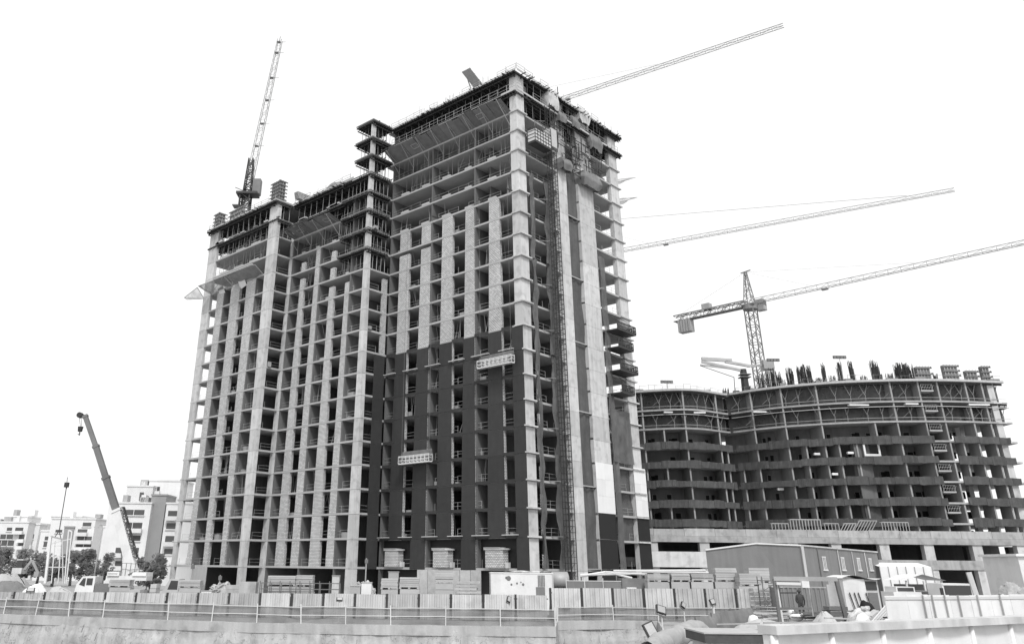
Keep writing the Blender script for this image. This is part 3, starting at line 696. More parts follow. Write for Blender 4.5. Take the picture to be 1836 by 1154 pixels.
for j in range(len(ZS)-1):
    for i, s in enumerate(FS):
        if (j < 3 and i in (3, 7)) or (i >= NF and (j < 2 or random.random() < .55)): continue
        fin(s, ZS[j+1], ZS[j], 5 if i < 11 else (3 if i < NF else 2.2), .28 if j < 2 else .26)
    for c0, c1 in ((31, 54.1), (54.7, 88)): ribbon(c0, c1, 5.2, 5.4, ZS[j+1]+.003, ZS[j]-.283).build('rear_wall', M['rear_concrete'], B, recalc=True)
    for c0, c1 in zip(sorted(FS)[:-1], sorted(FS)[1:]):
        if j < 2 or c1-c0 < 2.5: continue
        s = c0+(c1-c0)*random.choice((.3, .62)); t = csm(s)-150; z = ZS[j+1]
        w0 = obj('window', None, B, (s-66, t+5.15, z+1.0)); b = MB(); b.box(-.5, .5, -.02, .03, 0, 1.05); b.build('pane', M['void'], w0)  # pane is a black panel standing for the unlit window hole
        b = MB()
        for q in (((-.55, 0, 0), (.55, 0, 0)), ((-.55, 0, 1.05), (.55, 0, 1.05)), ((-.55, 0, 0), (-.55, 0, 1.05)), ((.55, 0, 0), (.55, 0, 1.05))): b.bar(*q, .1)
        b.build('frame', M['rb_concrete'], w0)
        if random.random() < .5:
            s2 = c0+(c1-c0)*.8; b = MB(); b.box(-.45, .45, -.02, .03, 0, 2.1); obj('doorway', b.mesh('doorway', M['void']), B, (s2-66, csm(s2)-150+5.16, z+.01))  # flat black sheet in place of an open, unlit doorway
    if j > 2:                                                                       # solid infill near the middle
        s = scv(1560, 880); t = csm(s)-150; bpart('block_infill', s-67.2, s-64.6, t+.4, t+.7, ZS[j+1]+.01, ZS[j]-.29, M['band_cloth'] if j == 6 else M['shaded_concrete'], B)
# stair bay
for z in [v+1.7 for v in LV[2:]] + [33.2]:
    a, c = s_stair[0]-.9, s_stair[1]-1.2; t = csm((a+c)/2)-150
    bpart('stair_landing', a-66+.2, c-66-.2, t-.35, t+2.2, z-.25, z, M['slab'], B)
    b = MB(); rails(b, (a-66+.3, t-.3, z), (c-66-.3, t-.3, z), 1, 1.2, .045, 0)
    for q in range(5): x = a-66+.3+(c-a-.8)*q/4; b.bar((x, t-.3, z+.1), (x+.5, t-.3, z+.9), .03)
    b.build('landing_rail', M['steel'], B)
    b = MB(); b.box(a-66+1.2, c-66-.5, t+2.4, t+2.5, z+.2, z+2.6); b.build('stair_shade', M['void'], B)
# right end columns
for j in range(len(ZS)-1):
    s = scv(1822, 870); t = csm(98)-150
    bpart('end_column', s-66-.6, s-66+.5, t-.1, t+1, ZS[j+1]-.25, ZS[j]-.31, M['concrete'], B); bpart('end_column', s-66-5.4, s-66-4.6, t+4, t+5, ZS[j+1]+.003, ZS[j]-.31, M['concrete'], B)
    bpart('collar', s-66-.6, s-66+1.1, t-.4, t+1.3, ZS[j]-.25, ZS[j]-.05, M['concrete'], B)
    s2 = 95.2; bpart('end_slab_nib', s2-66, s-66+.4, csm(96)-150+.2, csm(96)-150+4, ZS[j]-.27, ZS[j]-.02, M['slab'], B)
# table forms and V struts in the two top storeys
for j in (0, 1):
    b = MB(); d = MB(); zt = LV[j]-.3; zb = LV[j+1]; s = 32
    while s < 98:
        if not 53 < s < 55.5 and not s_stair[0]-1 < s < s_stair[1]:
            t = csm(s)-150+.5; x = s-66; zl = zb+1.2
            w_ = random.choice((.75, .75, .2)); b.bar((x, t, zb), (x+.1, t, zl), .1); b.bar((x, t, zl), (x-w_, t, zt-.15), .08); b.bar((x, t, zl), (x+.75, t, zt-.15), .08)
            for q in (2, 3.6): b.bar((x+.4, t+q, zb), (x+.4, t+q, zt), .08)
            if random.random() < .6: b.bar((x-1.2, t+.1, zb+.7), (x+1.2, t+.1, zt-.5), .05)
        s += random.choice((1.9, 2.3, 3.1))
    for c0, c1 in LOB:
        d = ribbon(c0, c1, .1, .25, zt-.3, zt-.02); d.build('form_beam', M['form'], B, recalc=True)
        if j == 1: ribbon(c0, c1, -.15, -.05, zt-.75, zt-.62).build('table_edge', M['steel'], B, recalc=True); ribbon(c0, c1, .3, 4.6, zt-.7, zt-.4).build('table_deck', M['form'], B, recalc=True)
        ribbon(c0, c1, 1.9, 2.0, zb+.01, zt-.1).build('shade_net', M['tower_net'], B, recalc=True)
        ribbon(c0, c1, .0, .06, zb+.5, zb+.56).build('edge_rail', M['steel'], B, recalc=True)
    b.build('strut_frames', M['crane_steel'], B, kind='stuff')
    for s, w_ in ((41, 1.6), (46.5, 2.2), (57, 3.8), (71, 3.4), (80, 2.2), (91, 3.6)):
        t = csm(s+w_/2)-150
        if j == 1: bpart('pale_board', s-66, s-66+w_, t-.35, t+.4, zt-.42, zt-.2, M['white_sheet'], B)
for c0, c1 in LOB: ribbon(c0, c1, -.55, -.45, 34.75, 35.12).build('roof_edge_board', M['timber'], B, recalc=True)
bpart('white_window_frame', scv(1548, 810)-66, scv(1548, 810)-66+2.8, csm(scv(1548, 810))-150-.3, csm(scv(1548, 810))-150-.1, 22.25, 22.6, M['white_paint'], B)
for dx in (0, 2.5): bpart('white_window_frame', scv(1548, 810)-66+dx, scv(1548, 810)-66+dx+.3, csm(scv(1548, 810))-150-.3, csm(scv(1548, 810))-150-.1, 22.603, 24.3, M['white_paint'], B)
for px, py in ((1395, 877), (1520, 812), (1492, 850), (1460, 814)): s = scv(px, py); bpart('white_bundle', s-66, s-65, csm(s)-150-.1, csm(s)-150+.5, PZ(px, py, csm(s))[1]-.1, PZ(px, py, csm(s))[1]+.25, M['white_sheet'], B)
# podium
TP = 134
def pz(px, py): return PZ(px, py, TP)
zt, zm, z2, z3 = pz(1600, 951)[1], pz(1600, 975)[1], pz(1600, 1003)[1], pz(1600, 1020)[1]
sl_, sr_ = pz(1120, 1000)[0], pz(1900, 1000)[0]
def pbox(name, s0, s1, t0, t1, z0, z1, m): return bpart(name, s0-66, s1-66, t0-150, t1-150, z0, z1, M[m], B)
n = 14
for i in range(n): pbox('parapet_panel', sl_+(sr_-sl_)*i/n, sl_+(sr_-sl_)*(i+1)/n-.04, TP, TP+.5, zm+.9, zt+random.uniform(-.05, .05), 'raw_concrete')
pbox('podium_beam', sl_, sr_, TP-.15, TP+1, zm, zm+.88, 'raw_concrete'); pbox('podium_deck', sl_, sr_, TP+1.01, TP+24, zm+.2, zm+.7, 'slab')
pbox('podium_beam', sl_, sr_, TP-.1, TP+1, z3, z2, 'raw_concrete'); pbox('podium_deck', sl_, sr_, TP+1.01, TP+20, z3, z3+.4, 'slab')
for px in (1172, 1265, 1345, 1425, 1502, 1588, 1668, 1755, 1835):
    s = pz(px, 990)[0]; pbox('podium_column', s-.75, s+.75, TP+.05, TP+1.1, 0, z3-.003, 'concrete'); pbox('podium_column', s-.75, s+.75, TP+.05, TP+1.1, z2+.003, zm-.003, 'concrete')
    for q in (0, z2): pbox('podium_column', s+2.4, s+3.3, TP+7, TP+8, q+.003, (zm if q else z3)-.003, 'shaded_concrete')
pbox('podium_rear', sl_, sr_, TP+14, TP+14.3, .02, zm+.19, 'shaded_concrete')
s0, s1 = pz(1166, 1000)[0], pz(1266, 1000)[0]
pbox('infill_wall', s0, s1, TP-.3, TP-.16, pz(1200, 1016)[1], pz(1200, 988)[1], 'concrete')
# things on the deck and on the roof of the curved block
def bundle(px, py, n, w, label, t=None, lean=.12):
    s = scv(px, 690); t = csm(s)+2.2; h = max(1.2, PZ(px, py, t)[1]-35.05)
    b = MB(); r = random.Random(px)
    for i in range(int(n*1.7)):
        x, y = r.uniform(-w, w), r.uniform(-w*.6, w*.6); hh = h*r.uniform(.6, 1); b.bar((x, y, 0), (x+r.uniform(-lean, lean), y+r.uniform(-lean, lean), hh), .065)
    for f in (.15, .4): b.bar((-w, 0, h*f), (w, 0, h*f), .07)
    o = b.build('rebar_bundle', M['dark_steel']); o.location = W(s, t, 35.03); o.rotation_euler = (0, 0, VA); tag(o, label, 'rebar', 'starter bars along the curved roof')
RB = [(1394, 657, 26, .8, 'thick cluster of starter bars just right of the hammerhead crane mast'), (1404, 665, 22, .7, 'starter bars second to the right of the hammerhead crane mast'), (1428, 657, 24, .55, 'third clump of starter bars right of the hammerhead crane mast'),
 (1447, 655, 24, .5, 'leftmost of three close clumps of starter bars on the curved roof'), (1455, 652, 24, .4, 'middle of three close clumps of starter bars on the curved roof'), (1464, 654, 24, .4, 'rightmost of three close clumps of starter bars on the curved roof'),
 (1491, 650, 16, .35, 'thin clump of starter bars left of the right-hand floodlight mast'), (1521, 648, 20, .4, 'clump of starter bars at the foot of the right-hand floodlight mast'), (1543, 646, 26, .35, 'lone tall clump of starter bars right of the floodlight mast'),
 (1586, 645, 26, .7, 'broad loose clump of starter bars in the middle of the right roof half'), (1594, 670, 10, .3, 'short bars beside the broad loose clump on the roof'), (1634, 650, 70, 1.1, 'dense dark block of starter bars beside the stair bay roof'), (1306, 695, 12, .6, 'short starter bars at the dip between the two roof curves'), (1378, 668, 22, 1.1, 'scattered starter bars round the foot of the hammerhead crane')]
RB += [(1350, 690, 10, .5, 'few starter bars left of the hammerhead crane foot'), (1414, 676, 12, .9, 'low starter bars between the second and third clumps'), (1478, 676, 14, .9, 'low starter bars left of the thin clump'), (1507, 672, 12, .8, 'low starter bars just left of the right-hand floodlight mast'), (1562, 672, 10, .7, 'low sparse starter bars right of the lone tall clump'), (1612, 668, 12, .7, 'low starter bars left of the dense dark block'), (1651, 652, 20, .5, 'tall thin bars rising between the dense block and the slanting form'), (1693, 668, 10, .5, 'short bars between the slanting form and the largest column form')]
for q in RB: bundle(*q)
b = MB(); r_ = random.Random(4)
for c0, c1 in LOB:
    s = c0+1
    while s < c1-1:
        t = csm(s)-150; h = r_.uniform(.5, 1.2); b.bar((s-66, t-.3, 35), (s-66, t-.3, 35+h), .05); b.bar((s-66, t-.3, 35+h*.9), (s-66+1.5, csm(min(s+1.5, c1))-150-.3, 35+h*.9), .04)
        if r_.random() < .3: w_ = r_.uniform(.5, 2); b.box(s-66, s-66+w_, t+.6, t+1.4, 35.01, 35+r_.uniform(.2, .8))
        s += r_.uniform(.9, 1.8)
b.build('roof_clutter', M['crane_steel'], B, kind='stuff')
def roofform(px0, px1, py, label):
    s0 = scv(px0, 685); s1 = scv(px1, 685); t = csm(s0)+1.6; h = PZ(px0, py, t)[1]-35.05
    f = lattice_panel('column_form', label, 'formwork', W(s0, t, 35.03), s1-s0, .9, h, VA); return f
roofform(1658, 1682, 657, 'wide slanting form panel over the stair bay of the curved block'); roofform(1708, 1731, 654, 'largest of three column forms near the right end of the curved roof')
roofform(1747, 1764, 664, 'middle of three column forms near the right end of the curved roof'); roofform(1777, 1788, 656, 'slim rightmost column form at the end of the curved roof')
def mast_light(px, py, label):
    s = scv(px, 695); t = csm(s)+1.4; h = PZ(px, py, t)[1]-35.03; o = thing('floodlight_mast', label, 'floodlight', W(s, t, 35.03), VA, 'floodlight masts on the curved roof')
    b = MB(); b.tube((0, 0, 0), (0, 0, h), .07, .05, 8); b.box(-.3, .3, -.3, .3, 0, .1); b.build('pole', M['steel'], o); b = MB(); b.bar((-1.1, 0, h), (1.1, 0, h), .1); b.build('cross_arm', M['mid_steel'], o)
    for x in (-.9, -.3, .3, .9):
        b = MB(); b.box(x-.25, x+.25, -.3, .1, h-.3, h+.2); b.build('lamp', M['mid_steel'], o)
mast_light(1200, 684, 'floodlight mast alone over the left curve of the roof'); mast_light(1399, 645, 'floodlight mast beside the hammerhead crane'); mast_light(1522, 640, 'floodlight mast right of centre on the curved roof')
def frames(px0, px1, py0, py1, label, lean=0):
    t = TP+2; s0, z0 = PZ(px0, py1, t); s1, z1 = PZ(px1, py0, t); zb = zm+.7; h = max(.9, z1-zb); o = thing('steel_frame_stack', label, 'steel frames', W(s0, t, zb), VA, 'steel frames stored on the podium deck'); wd = s1-s0
    b = MB(); n = max(4, int(wd/.45))
    for zz in (.1, h): b.bar((0, 0, zz), (wd, 0, zz+0), .13)
    for i in range(n+1): x = wd*i/n; b.bar((x-lean, 0, .1), (x, 0, h), .1); 
    for i in range(3): b.bar((0, .3*i, .1), (wd, .3*i, .1), .1); b.bar((0, .3*i, h), (wd, .3*i, h), .08)
    b.build('frames', M['steel'], o)
for a in ((1385, 1413, 938, 950, 'leftmost rack of steel frames lying on the podium deck'), (1419, 1470, 931, 950, 'longest rack of steel frames lying on the podium deck'), (1480, 1503, 938, 950, 'short rack of steel frames left of the tilted ones on the deck'), (1516, 1535, 938, 950, 'small tilted steel frame on the podium deck', 1.6), (1544, 1572, 933, 950, 'larger tilted steel frame on the podium deck', 2.0), (1583, 1628, 936, 950, 'rightmost rack of steel frames on the podium deck')): frames(*a)
# concrete placing boom on the curved roof
t0 = 150.5; s0 = scv(1342, 700); o = thing('placing_boom', 'folded concrete placing boom on a dark mast over the curved roof', 'placing boom', W(s0, t0+2, 35.03), VA)
def lp(px, py): s, z = PZ(px, py, t0+2); return Vector((s-s0, 0, z-35.03))
b = MB(); b.tube((0, 0, 0), (0, 0, lp(1340, 662).z), .75, .6, 12); b.build('mast', M['dark_steel'], o)
b = MB(); b.bar(lp(1345, 656), lp(1300, 648), .5, .45); b.bar(lp(1312, 646), lp(1258, 643), .5, .6); b.build('upper_arm', M['steel'], o)
b = MB(); b.bar(lp(1258, 648), lp(1330, 664), .4, .45); b.bar(lp(1256, 654), lp(1318, 661), .3, .3); b.build('lower_arm', M['steel'], o)
b = MB(); b.bar(lp(1255, 655), lp(1316, 676), .1); b.bar(lp(1316, 676), lp(1318, 704), .1); b.build('delivery_hose', M['dark_steel'], o)
b = MB(); p = lp(1376, 654); b.box(p.x-1, p.x+1, -.8, .8, p.z-.9, p.z+.8); b.bar(lp(1340, 656), p, .4); b.build('counterweight', M['steel'], o)
b = MB()
for q in (672, 677): p = lp(1336, q); b.box(p.x-1.1, p.x+.9, -.9, .9, p.z, p.z+.12)
b.build('mast_collar', M['mid_steel'], o)

# ================================================================== CRANES
def crane_mast(mb, h, w=1.9, bay=1.9, z0=0): lattice(mb, (0, 0, z0), (0, 0, h), w, bay, .2, .1)
def hammerhead(label, s, t, zb, zj, tip, tail, peak=7, tie=.03, m='crane_steel', jw=1.0, cw=True):
    """s,t place the mast; tip and tail are (s,t) ends of jib and counter jib at height zj"""
    d = Vector((tip[0]-s, tip[1]-t, 0)); J = d.length; o = thing('tower_crane', label, 'tower crane', W(s, t, zb), VA+math.atan2(d.y, d.x)); K = math.hypot(tail[0]-s, tail[1]-t); z = zj-zb
    b = MB(); crane_mast(b, z-1.2); b.build('mast', M[m], o)
    b = MB(); b.tube((0, 0, z-1.4), (0, 0, z-.4), 1.5, 1.5, 14); b.box(-1.4, 1.4, -1.4, 1.4, z-.6, z-.3); b.build('slewing_ring', M[m], o)
    b = MB(); lattice(b, (.8, 0, z+.3), (J, 0, z+.3), jw, 2.2, .085, .035, (0, 0, 1), True, jw*.75); b.build('jib', M[m], o)
    b = MB(); lattice(b, (-.8, 0, z), (-K, 0, z), 1.3, 1.6, .2, .1, (0, 0, 1)); b.box(-K, -.8, -.8, .8, z-.7, z-.6); b.build('counter_jib', M[m], o)
    b = MB(); n = 5
    for i in range(n): b.box(-K+1+i*.62, -K+1.5+i*.62, -.9, .9, z-3.4, z-.75)
    b.build('counterweight', M['steel'], o)
    b = MB(); lattice(b, (0, 0, z+.2), (0, 0, z+peak), 1.7, 1.4, .15, .08, (1,0,0), False, .4); b.bar((-1, 0, z+peak), (1.2, 0, z+peak+.2), .2); b.build('tower_head', M[m], o)
    b = MB(); b.bar((0, 0, z+peak), (J*(.62 if tie < .05 else .9), 0, z+.9), tie); b.bar((0, 0, z+peak), (J*.25, 0, z+.9), .03); b.bar((0, 0, z+peak), (-K+1, 0, z+.7), .03); b.build('tie_rods', M[m], o)
    b = MB(); b.box(.9, 2.6, .6, 2.2, z-1.6, z+.7); b.build('operator_cab', M['steel'], o)
    b = MB(); b.box(.95, 2.63, .7, 2.1, z-.6, z+.4); b.build('cab_window', M['glass'], o)
    b = MB(); b.box(-K*.55-.9, -K*.55+.9, -.7, .7, z+.7, z+1.9); b.build('winch_house', M['steel'], o)
    tr = obj('trolley', None, o, (J*.3, 0, z-.5)); b = MB(); b.box(-.6, .6, -.4, .4, -.05, .2); b.build('carriage', M['crane_steel'], tr)
    return o, J, z
hammerhead('hammerhead tower crane with A-shaped head standing over the curved block', 64.3, 162.3, 34.0, 55.6, (100.5, 125.5), (51.8, 174.6), 6.9)
hammerhead('tower crane whose long jib reaches right behind the tower at mid height', 33, 203.8, 0, 80, (110.4, 157.6), (20, 211.6), 11, .07)
hammerhead('tower crane whose jib rises over the tower roof to the upper right', 11, 165.3, 0, 100, (64.7, 127.4), (1, 172.3), 6.5)
# luffing crane behind the left wing
s0, _ = PZ(437, 384, 155); o = thing('luffing_crane', 'luffing jib crane with a steep thin boom above the left wing', 'tower crane', W(s0, 155, zL(18)), VA)
def lp(px, py): s, z = PZ(px, py, 155); return Vector((s-s0, 0, z-zL(18)))
top = lp(447, 325); 
b = MB(); lattice(b, (0, 0, 0), (0, 0, top.z-3), 2.0, 1.6, .24, .15); lattice(b, (.2, .3, 2), (.2, .3, top.z-1), 1.2, 1.1, .16, .1); b.build('mast', M['dark_steel'], o)
b = MB(); b.box(-1.8, 2.6, -1.4, 1.4, top.z-3.4, top.z-2.9); lattice(b, (.3, 0, top.z-2.9), (lp(452, 297).x-.3, 0, lp(452, 285).z), 1.6, 1.2, .2, .12, (1,0,0), False, .9); b.build('turntable', M['dark_steel'], o)
b = MB(); lattice(b, lp(449, 318), lp(502, 72), 1.35, 2.0, .085, .04, (1,0,0), False, .95); b.build('boom', M['crane_steel'], o)
for px, py in ((460, 262), (470, 222), (479, 180), (487, 140), (496, 95), (500, 76)): p = lp(px, py); b = MB(); b.box(p.x-.4, p.x+.4, -.4, .4, p.z-.07, p.z+.07); b.bar(p, p+Vector((1.6, 0, .1)), .06); b.build('boom_frame', M['crane_steel'], o)
b = MB(); p = lp(461, 336); b.box(p.x-.8, p.x+.8, -.8, .8, p.z-1.7, p.z+1.7); b.bar(p+Vector((0,0,1.6)), top+Vector((0,0,.4)), .3); b.build('counterweight', M['mid_steel'], o)
b = MB(); b.bar(lp(422, 336), lp(436, 342), .14); b.bar(lp(430, 345), lp(430, 380), .12); b.box(-2.4, -1, -1, 1, top.z-6, top.z-5.8); b.build('side_platform', M['mid_steel'], o)
b = MB(); b.bar(lp(503, 66), lp(500, 76), .1); b.bar(lp(455, 290), lp(452, 318), .1); b.build('tip_sheave', M['mid_steel'], o)

# ================================================================== FENCES AND BARRIERS
def corr(wd, h, per=.4, dep=.1):
    b = MB(); n = int(round(wd/per)); pts = []
    for i in range(n):
        x = wd*i/n; q = wd/n; pts += [(x, 0), (x+q*.42, 0), (x+q*.52, -dep), (x+q*.9, -dep)]
    pts.append((wd, 0)); k = len(pts)
    b.v = [(x, y, 0) for x, y in pts] + [(x, y, h) for x, y in pts] + [(x, y+.02, 0) for x, y in pts] + [(x, y+.02, h) for x, y in pts]
    for i in range(k-1): b.f += [(i, i+1, k+i+1, k+i), (2*k+i+1, 2*k+i, 3*k+i, 3*k+i+1), (k+i, k+i+1, 3*k+i+1, 3*k+i)]
    return b
def fence(name, label, p0, p1, h0, h1, n, m='fence_metal', gap=.26, per=.4):
    (s0, t0), (s1, t1) = p0, p1; Lg = math.hypot(s1-s0, t1-t0); o = thing(name, label, 'fence', W(s0, t0, 0), VA+math.atan2(t1-t0, s1-s0)); wd = Lg/n; me = {}
    for i in range(n):
        h = h0+(h1-h0)*i/max(1, n-1); k = (i % 3)
        if k not in me: me[k] = corr(wd-gap, 1, per).mesh('panel', M[m])
        q = obj('panel', me[k], o, (i*wd+gap/2, random.uniform(-.05, .05), .05)); q.scale = (1, 1, h-.05+random.uniform(-.03, .03)); q.rotation_euler = (random.uniform(-.03, .03), random.uniform(-.006, .006), random.uniform(-.006, .006))
        b = MB(); b.box(-.1, .1, .06, .16, 0, h+.02); b.bar((0, .16, h*.8), (0, 1.1, .05), .06); pst = obj('post', b.mesh('post', M['dark_steel']), o, (i*wd, 0, 0))
    for f in (.18, .85):
        b = MB(); b.bar((0, .16, h0*f), (Lg, .16, h1*f), .06, .1); b.build('rail', M['mid_steel'], o)
    return o
fence('hoarding_fence', 'long run of pale corrugated fence panels crossing the view in front of the tower', (-38, 79.5), (9.3, 76.5), 1.78, 2.06, 17)
fence('hoarding_fence', 'taller run of pale corrugated fence panels below the brick pallets at right', (9.9, 79.5), (29.6, 80.5), 2.55, 2.62, 7)
fence('hoarding_fence', 'far left run of grey corrugated panels with two dark openings', (-62, 86), (-38.2, 79.7), 1.7, 1.75, 8)
for i, (s, q) in enumerate(((-37.5, 79.2), (-36.2, 79.1), (-35, 79))): pass
def barrier(label, pts, h=1.15, m='barrier_net', sag=.07, base=.34):
    o = thing('net_barrier', label, 'barrier', W(pts[0][0], pts[0][1], base)); P = resample(pts, 3.2); org = o.location
    def w_(s, t, z): return W(s, t+.15, z+base)-org
    for i, (s, t) in enumerate(P):
        b = MB(); b.bar(w_(s, t, -.1), w_(s+random.uniform(-.1, .1), t, h+.12), .075); b.build('post', M['bright_steel'], o)
    for f in (.48, .96):
        b = MB()
        for (a, c), (d, e) in zip(P, P[1:]): b.bar(w_(a, c, h*f), w_(d, e, h*f+random.uniform(-.05, .05)), .045)
        b.build('rail', M['bright_steel'], o)
    Q = resample(P, .4); b = MB()
    def fn(u, v):
        i = min(len(Q)-1, int(u*(len(Q)-1)+.5)); s, t = Q[i]; d = noise.noise((s*.45, v*1.5, 2)); g = sag*abs(math.sin(s*1.0))
        return w_(s, t+.1+.25*d*(1-.6*v), .02+(h-.02-g)*v + .06*d)
    b.grid(fn, len(Q)-1, 6); b.build('netting', M[m], o, smooth=True); return o
barrier('sagging grey net barrier on posts along the long edge of the excavation', EDGE[1:8]); barrier('short grey net barrier on the set-back edge of the excavation at right', EDGE[8:] + [(22.5, 73.2), (28.5, 73.8)], base=.2)

# ================================================================== STACKED MATERIALS behind the fence
def load(px0, px1, py0, py1, t, label, dep=1.3, m='block_pale', courses=5, group='pallet loads behind the fence', base=True, ztop=None):
    """a palletised load filling the photo rectangle px0..px1, py0 (top)..py1 (bottom) on the plane t metres away"""
    s0, z1 = PZ(px0, py0, t); s1, _ = PZ(px1, py0, t); z0 = max(0, PZ(px0, py1, t)[1])
    o = thing('pallet_load', label, 'pallet', W(s0, t, z0), VA+random.uniform(-.03, .03), group); wd = s1-s0; h = z1-z0; pb = min(.16, h*.2)
    if base:
        b = MB(); b.box(0, wd, 0, dep, pb-.03, pb)
        for x in (0, wd/2-.1, wd-.2): b.box(x, x+.2, .02, dep, 0, pb-.034)
        b.build('pallet', M['timber'], o)
    else: pb = 0
    hc = (h-pb)/courses
    for i in range(courses): j = random.uniform(-.03, .03); bpart('block_course', .03+j, wd-.03+j, random.uniform(-.04, .04), dep-.05, pb+hc*i+.004, pb+hc*(i+1)-.012, M[m], o)
    return o
def zof(py, px, t): return PZ(px, py, t)[1]
G = lambda px, t: PZ(px, 1300, t)
def tier(px0, px1, py, pm, t, la, lb, **k):                                         # two loads one on the other; pm is the joint
    load(px0, px1, pm, 2000, t, lb, **k); load(px0, px1, py, pm-.5, t, la, **k)
tier(683, 714, 1036, 1056, 84, 'upper block pallet, left one of the pair beside the dark ground storey', 'lower block pallet, left one of the pair beside the dark ground storey')
tier(716, 752, 1034, 1055, 84, 'upper block pallet, right one of the pair beside the dark ground storey', 'lower block pallet, right one of the pair beside the dark ground storey')
tier(780, 813, 1021, 1045, 83, 'upper smooth grey pallet in front of the tall plywood hoarding', 'lower smooth grey pallet in front of the tall plywood hoarding')
tier(1160, 1200, 1028, 1042, 84, 'upper leftmost brick pallet of the right-hand row', 'lower leftmost brick pallet of the right-hand row')
tier(1203, 1237, 1027, 1042, 84, 'upper second brick pallet from the left in the right-hand row', 'lower second brick pallet from the left in the right-hand row')
tier(1239, 1279, 1028, 1042, 84, 'upper third brick pallet from the left in the right-hand row', 'lower third brick pallet from the left in the right-hand row')
tier(1281, 1320, 1017, 1042, 84.5, 'upper tall brick pallet fourth in the right-hand row', 'lower fourth brick pallet in the right-hand row')
tier(1324, 1362, 1027, 1050, 83, 'upper fifth brick pallet in the right-hand row above a dark gap', 'lower fifth brick pallet in the right-hand row')
tier(1341, 1378, 1017, 1044, 88, 'upper rearmost brick pallet at the right end of the row', 'lower rearmost brick pallet at the right end of the row')
tier(480, 530, 1031, 1050, 86, 'longer upper board pack of the stack before the left wing', 'longer lower board pack of the stack before the left wing')
tier(531, 562, 1030, 1051, 86.5, 'upper board pack right end of the long stack before the left wing', 'lower board pack right end of the long stack before the left wing')
tier(196, 234, 1038, 1052, 88, 'upper pale block pallet in front of the mobile crane carrier', 'lower pale block pallet in front of the mobile crane carrier')
tier(321, 360, 1039, 1053, 88, 'upper pale pallet right of the pickup truck', 'lower pale pallet right of the pickup truck')
load(429, 460, 1042, 2000, 87, 'rounded grey bale left of the long board packs', m='raw_concrete', courses=2)
load(404, 430, 1048, 2000, 88, 'low slatted grey crate left of the rounded bale', m='timber', courses=6)
load(270, 282, 1046, 2000, 86, 'narrow upright pale pack at the tail of the mobile crane', m='block_pale', courses=6)
load(232, 252, 1056, 2000, 84, 'low pale pack by the crane outrigger', courses=2)
t = 87; s0, z1 = PZ(748, 1020, t); s1, _ = PZ(863, 1020, t)
o = thing('plywood_hoarding', 'tall row of mottled plywood boards standing behind the grey pallet', 'hoarding', W(s0, t, 0), VA); n = 6
for i in range(n): bpart('board', (s1-s0)*i/n, (s1-s0)*(i+1)/n-.03, random.uniform(-.04, .04), .12, 0, z1+random.uniform(-.06, .03), M['timber'], o)
b = MB(); b.bar((0, .2, z1*.8), (s1-s0, .2, z1*.8), .1); b.bar((0, .2, .6), (s1-s0, .2, .6), .1); b.build('rail', M['timber'], o)
# plank stack with splayed ends
s0, z1 = PZ(814, 1039, 83); o = thing('board_stack', 'untidy stack of loose boards with dark gaps beside the grey pallet', 'boards', W(s0, 83, 0), VA)
for i in range(11):
    for j in range(2): x = random.uniform(-.2, .3); bpart('board', x+j*.1, x+1.9+random.uniform(0, .5), j*.6, j*.6+.5, z1*i/11, z1*i/11+z1/11*.62, M['timber'], o)
# white container with vents
t = 84; s0, z1 = PZ(880, 1027, t); s1, _ = PZ(991, 1026, t); o = thing('site_cabin', 'white box cabin with small dark marks and a louvred grille before the corner column', 'cabin', W(s0, t, 0), VA); wd = s1-s0; k = wd/111
b = MB(); b.box(0, wd, 0, 2.4, .15, z1); b.build('body', M['white_paint'], o)
b = MB(); b.box(-.04, wd+.04, -.04, 2.44, z1+.002, z1+.1); b.build('roof', M['white_paint'], o)
b = MB(); b.box(80*k, 96*k, -.03, -.004, .3, z1-1.15); b.build('door', M['shed_metal'], o)
for i in range(5): bpart('louvre', (84+i*2.6)*k, (85.6+i*2.6)*k, -.06, -.005, z1-1.1, z1-.12, M['mid_steel'], o)
bpart('corner_post', wd-.08, wd+.03, -.06, .05, .15, z1-.01, M['fence_metal'], o)
for px, py, r in ((912, 1036, .22), (908, 1035, .12), (927, 1045, .09), (938, 1047, .12), (917, 1047, .1), (934, 1043, .06)):
    s, z = PZ(px, py, t); b = MB(); b.tube((0, -.02, 0), (0, -.004, 0), r, r, 9); obj('stencil_mark', b.mesh('stencil_mark', M['mid_steel']), o, (s-s0, 0, z))
o = thing('roof_tarpaulin', 'crumpled pale sheets lying on the white box cabin roof', 'sheet', W(s0+1.4, t+.3, z1+.12), VA); b = MB()
b.grid(lambda u, v: (u*4.6, v*1.6, .05+.16*abs(noise.noise((u*5, v*3, 1)))*math.sin(math.pi*u)), 20, 6); b.build('sheet', M['white_sheet'], o, smooth=True)
# horizontal tank
t = 86; s0, zc = PZ(992, 1040, t); s1, _ = PZ(1020, 1040, t); zb = zc+.8; o = thing('storage_tank', 'horizontal grey cylindrical tank on cradle legs right of the white cabin', 'tank', W(s0, t+1, 0), VA)
b = MB(); Lk = s1-s0; r = zb-zc
b.lathe([(0, -.18), (r*.7, -.12), (r, 0), (r, Lk), (r*.7, Lk+.12), (0, Lk+.18)], 22); b.v = [(z, y, zc+x) for x, y, z in b.v]; b.build('shell', M['steel'], o, smooth=True)
for x in (.25, Lk-.45):
    b = MB(); b.box(x, x+.2, -.7, .7, 0, zc-r*.7); b.build('cradle', M['dark_steel'], o)
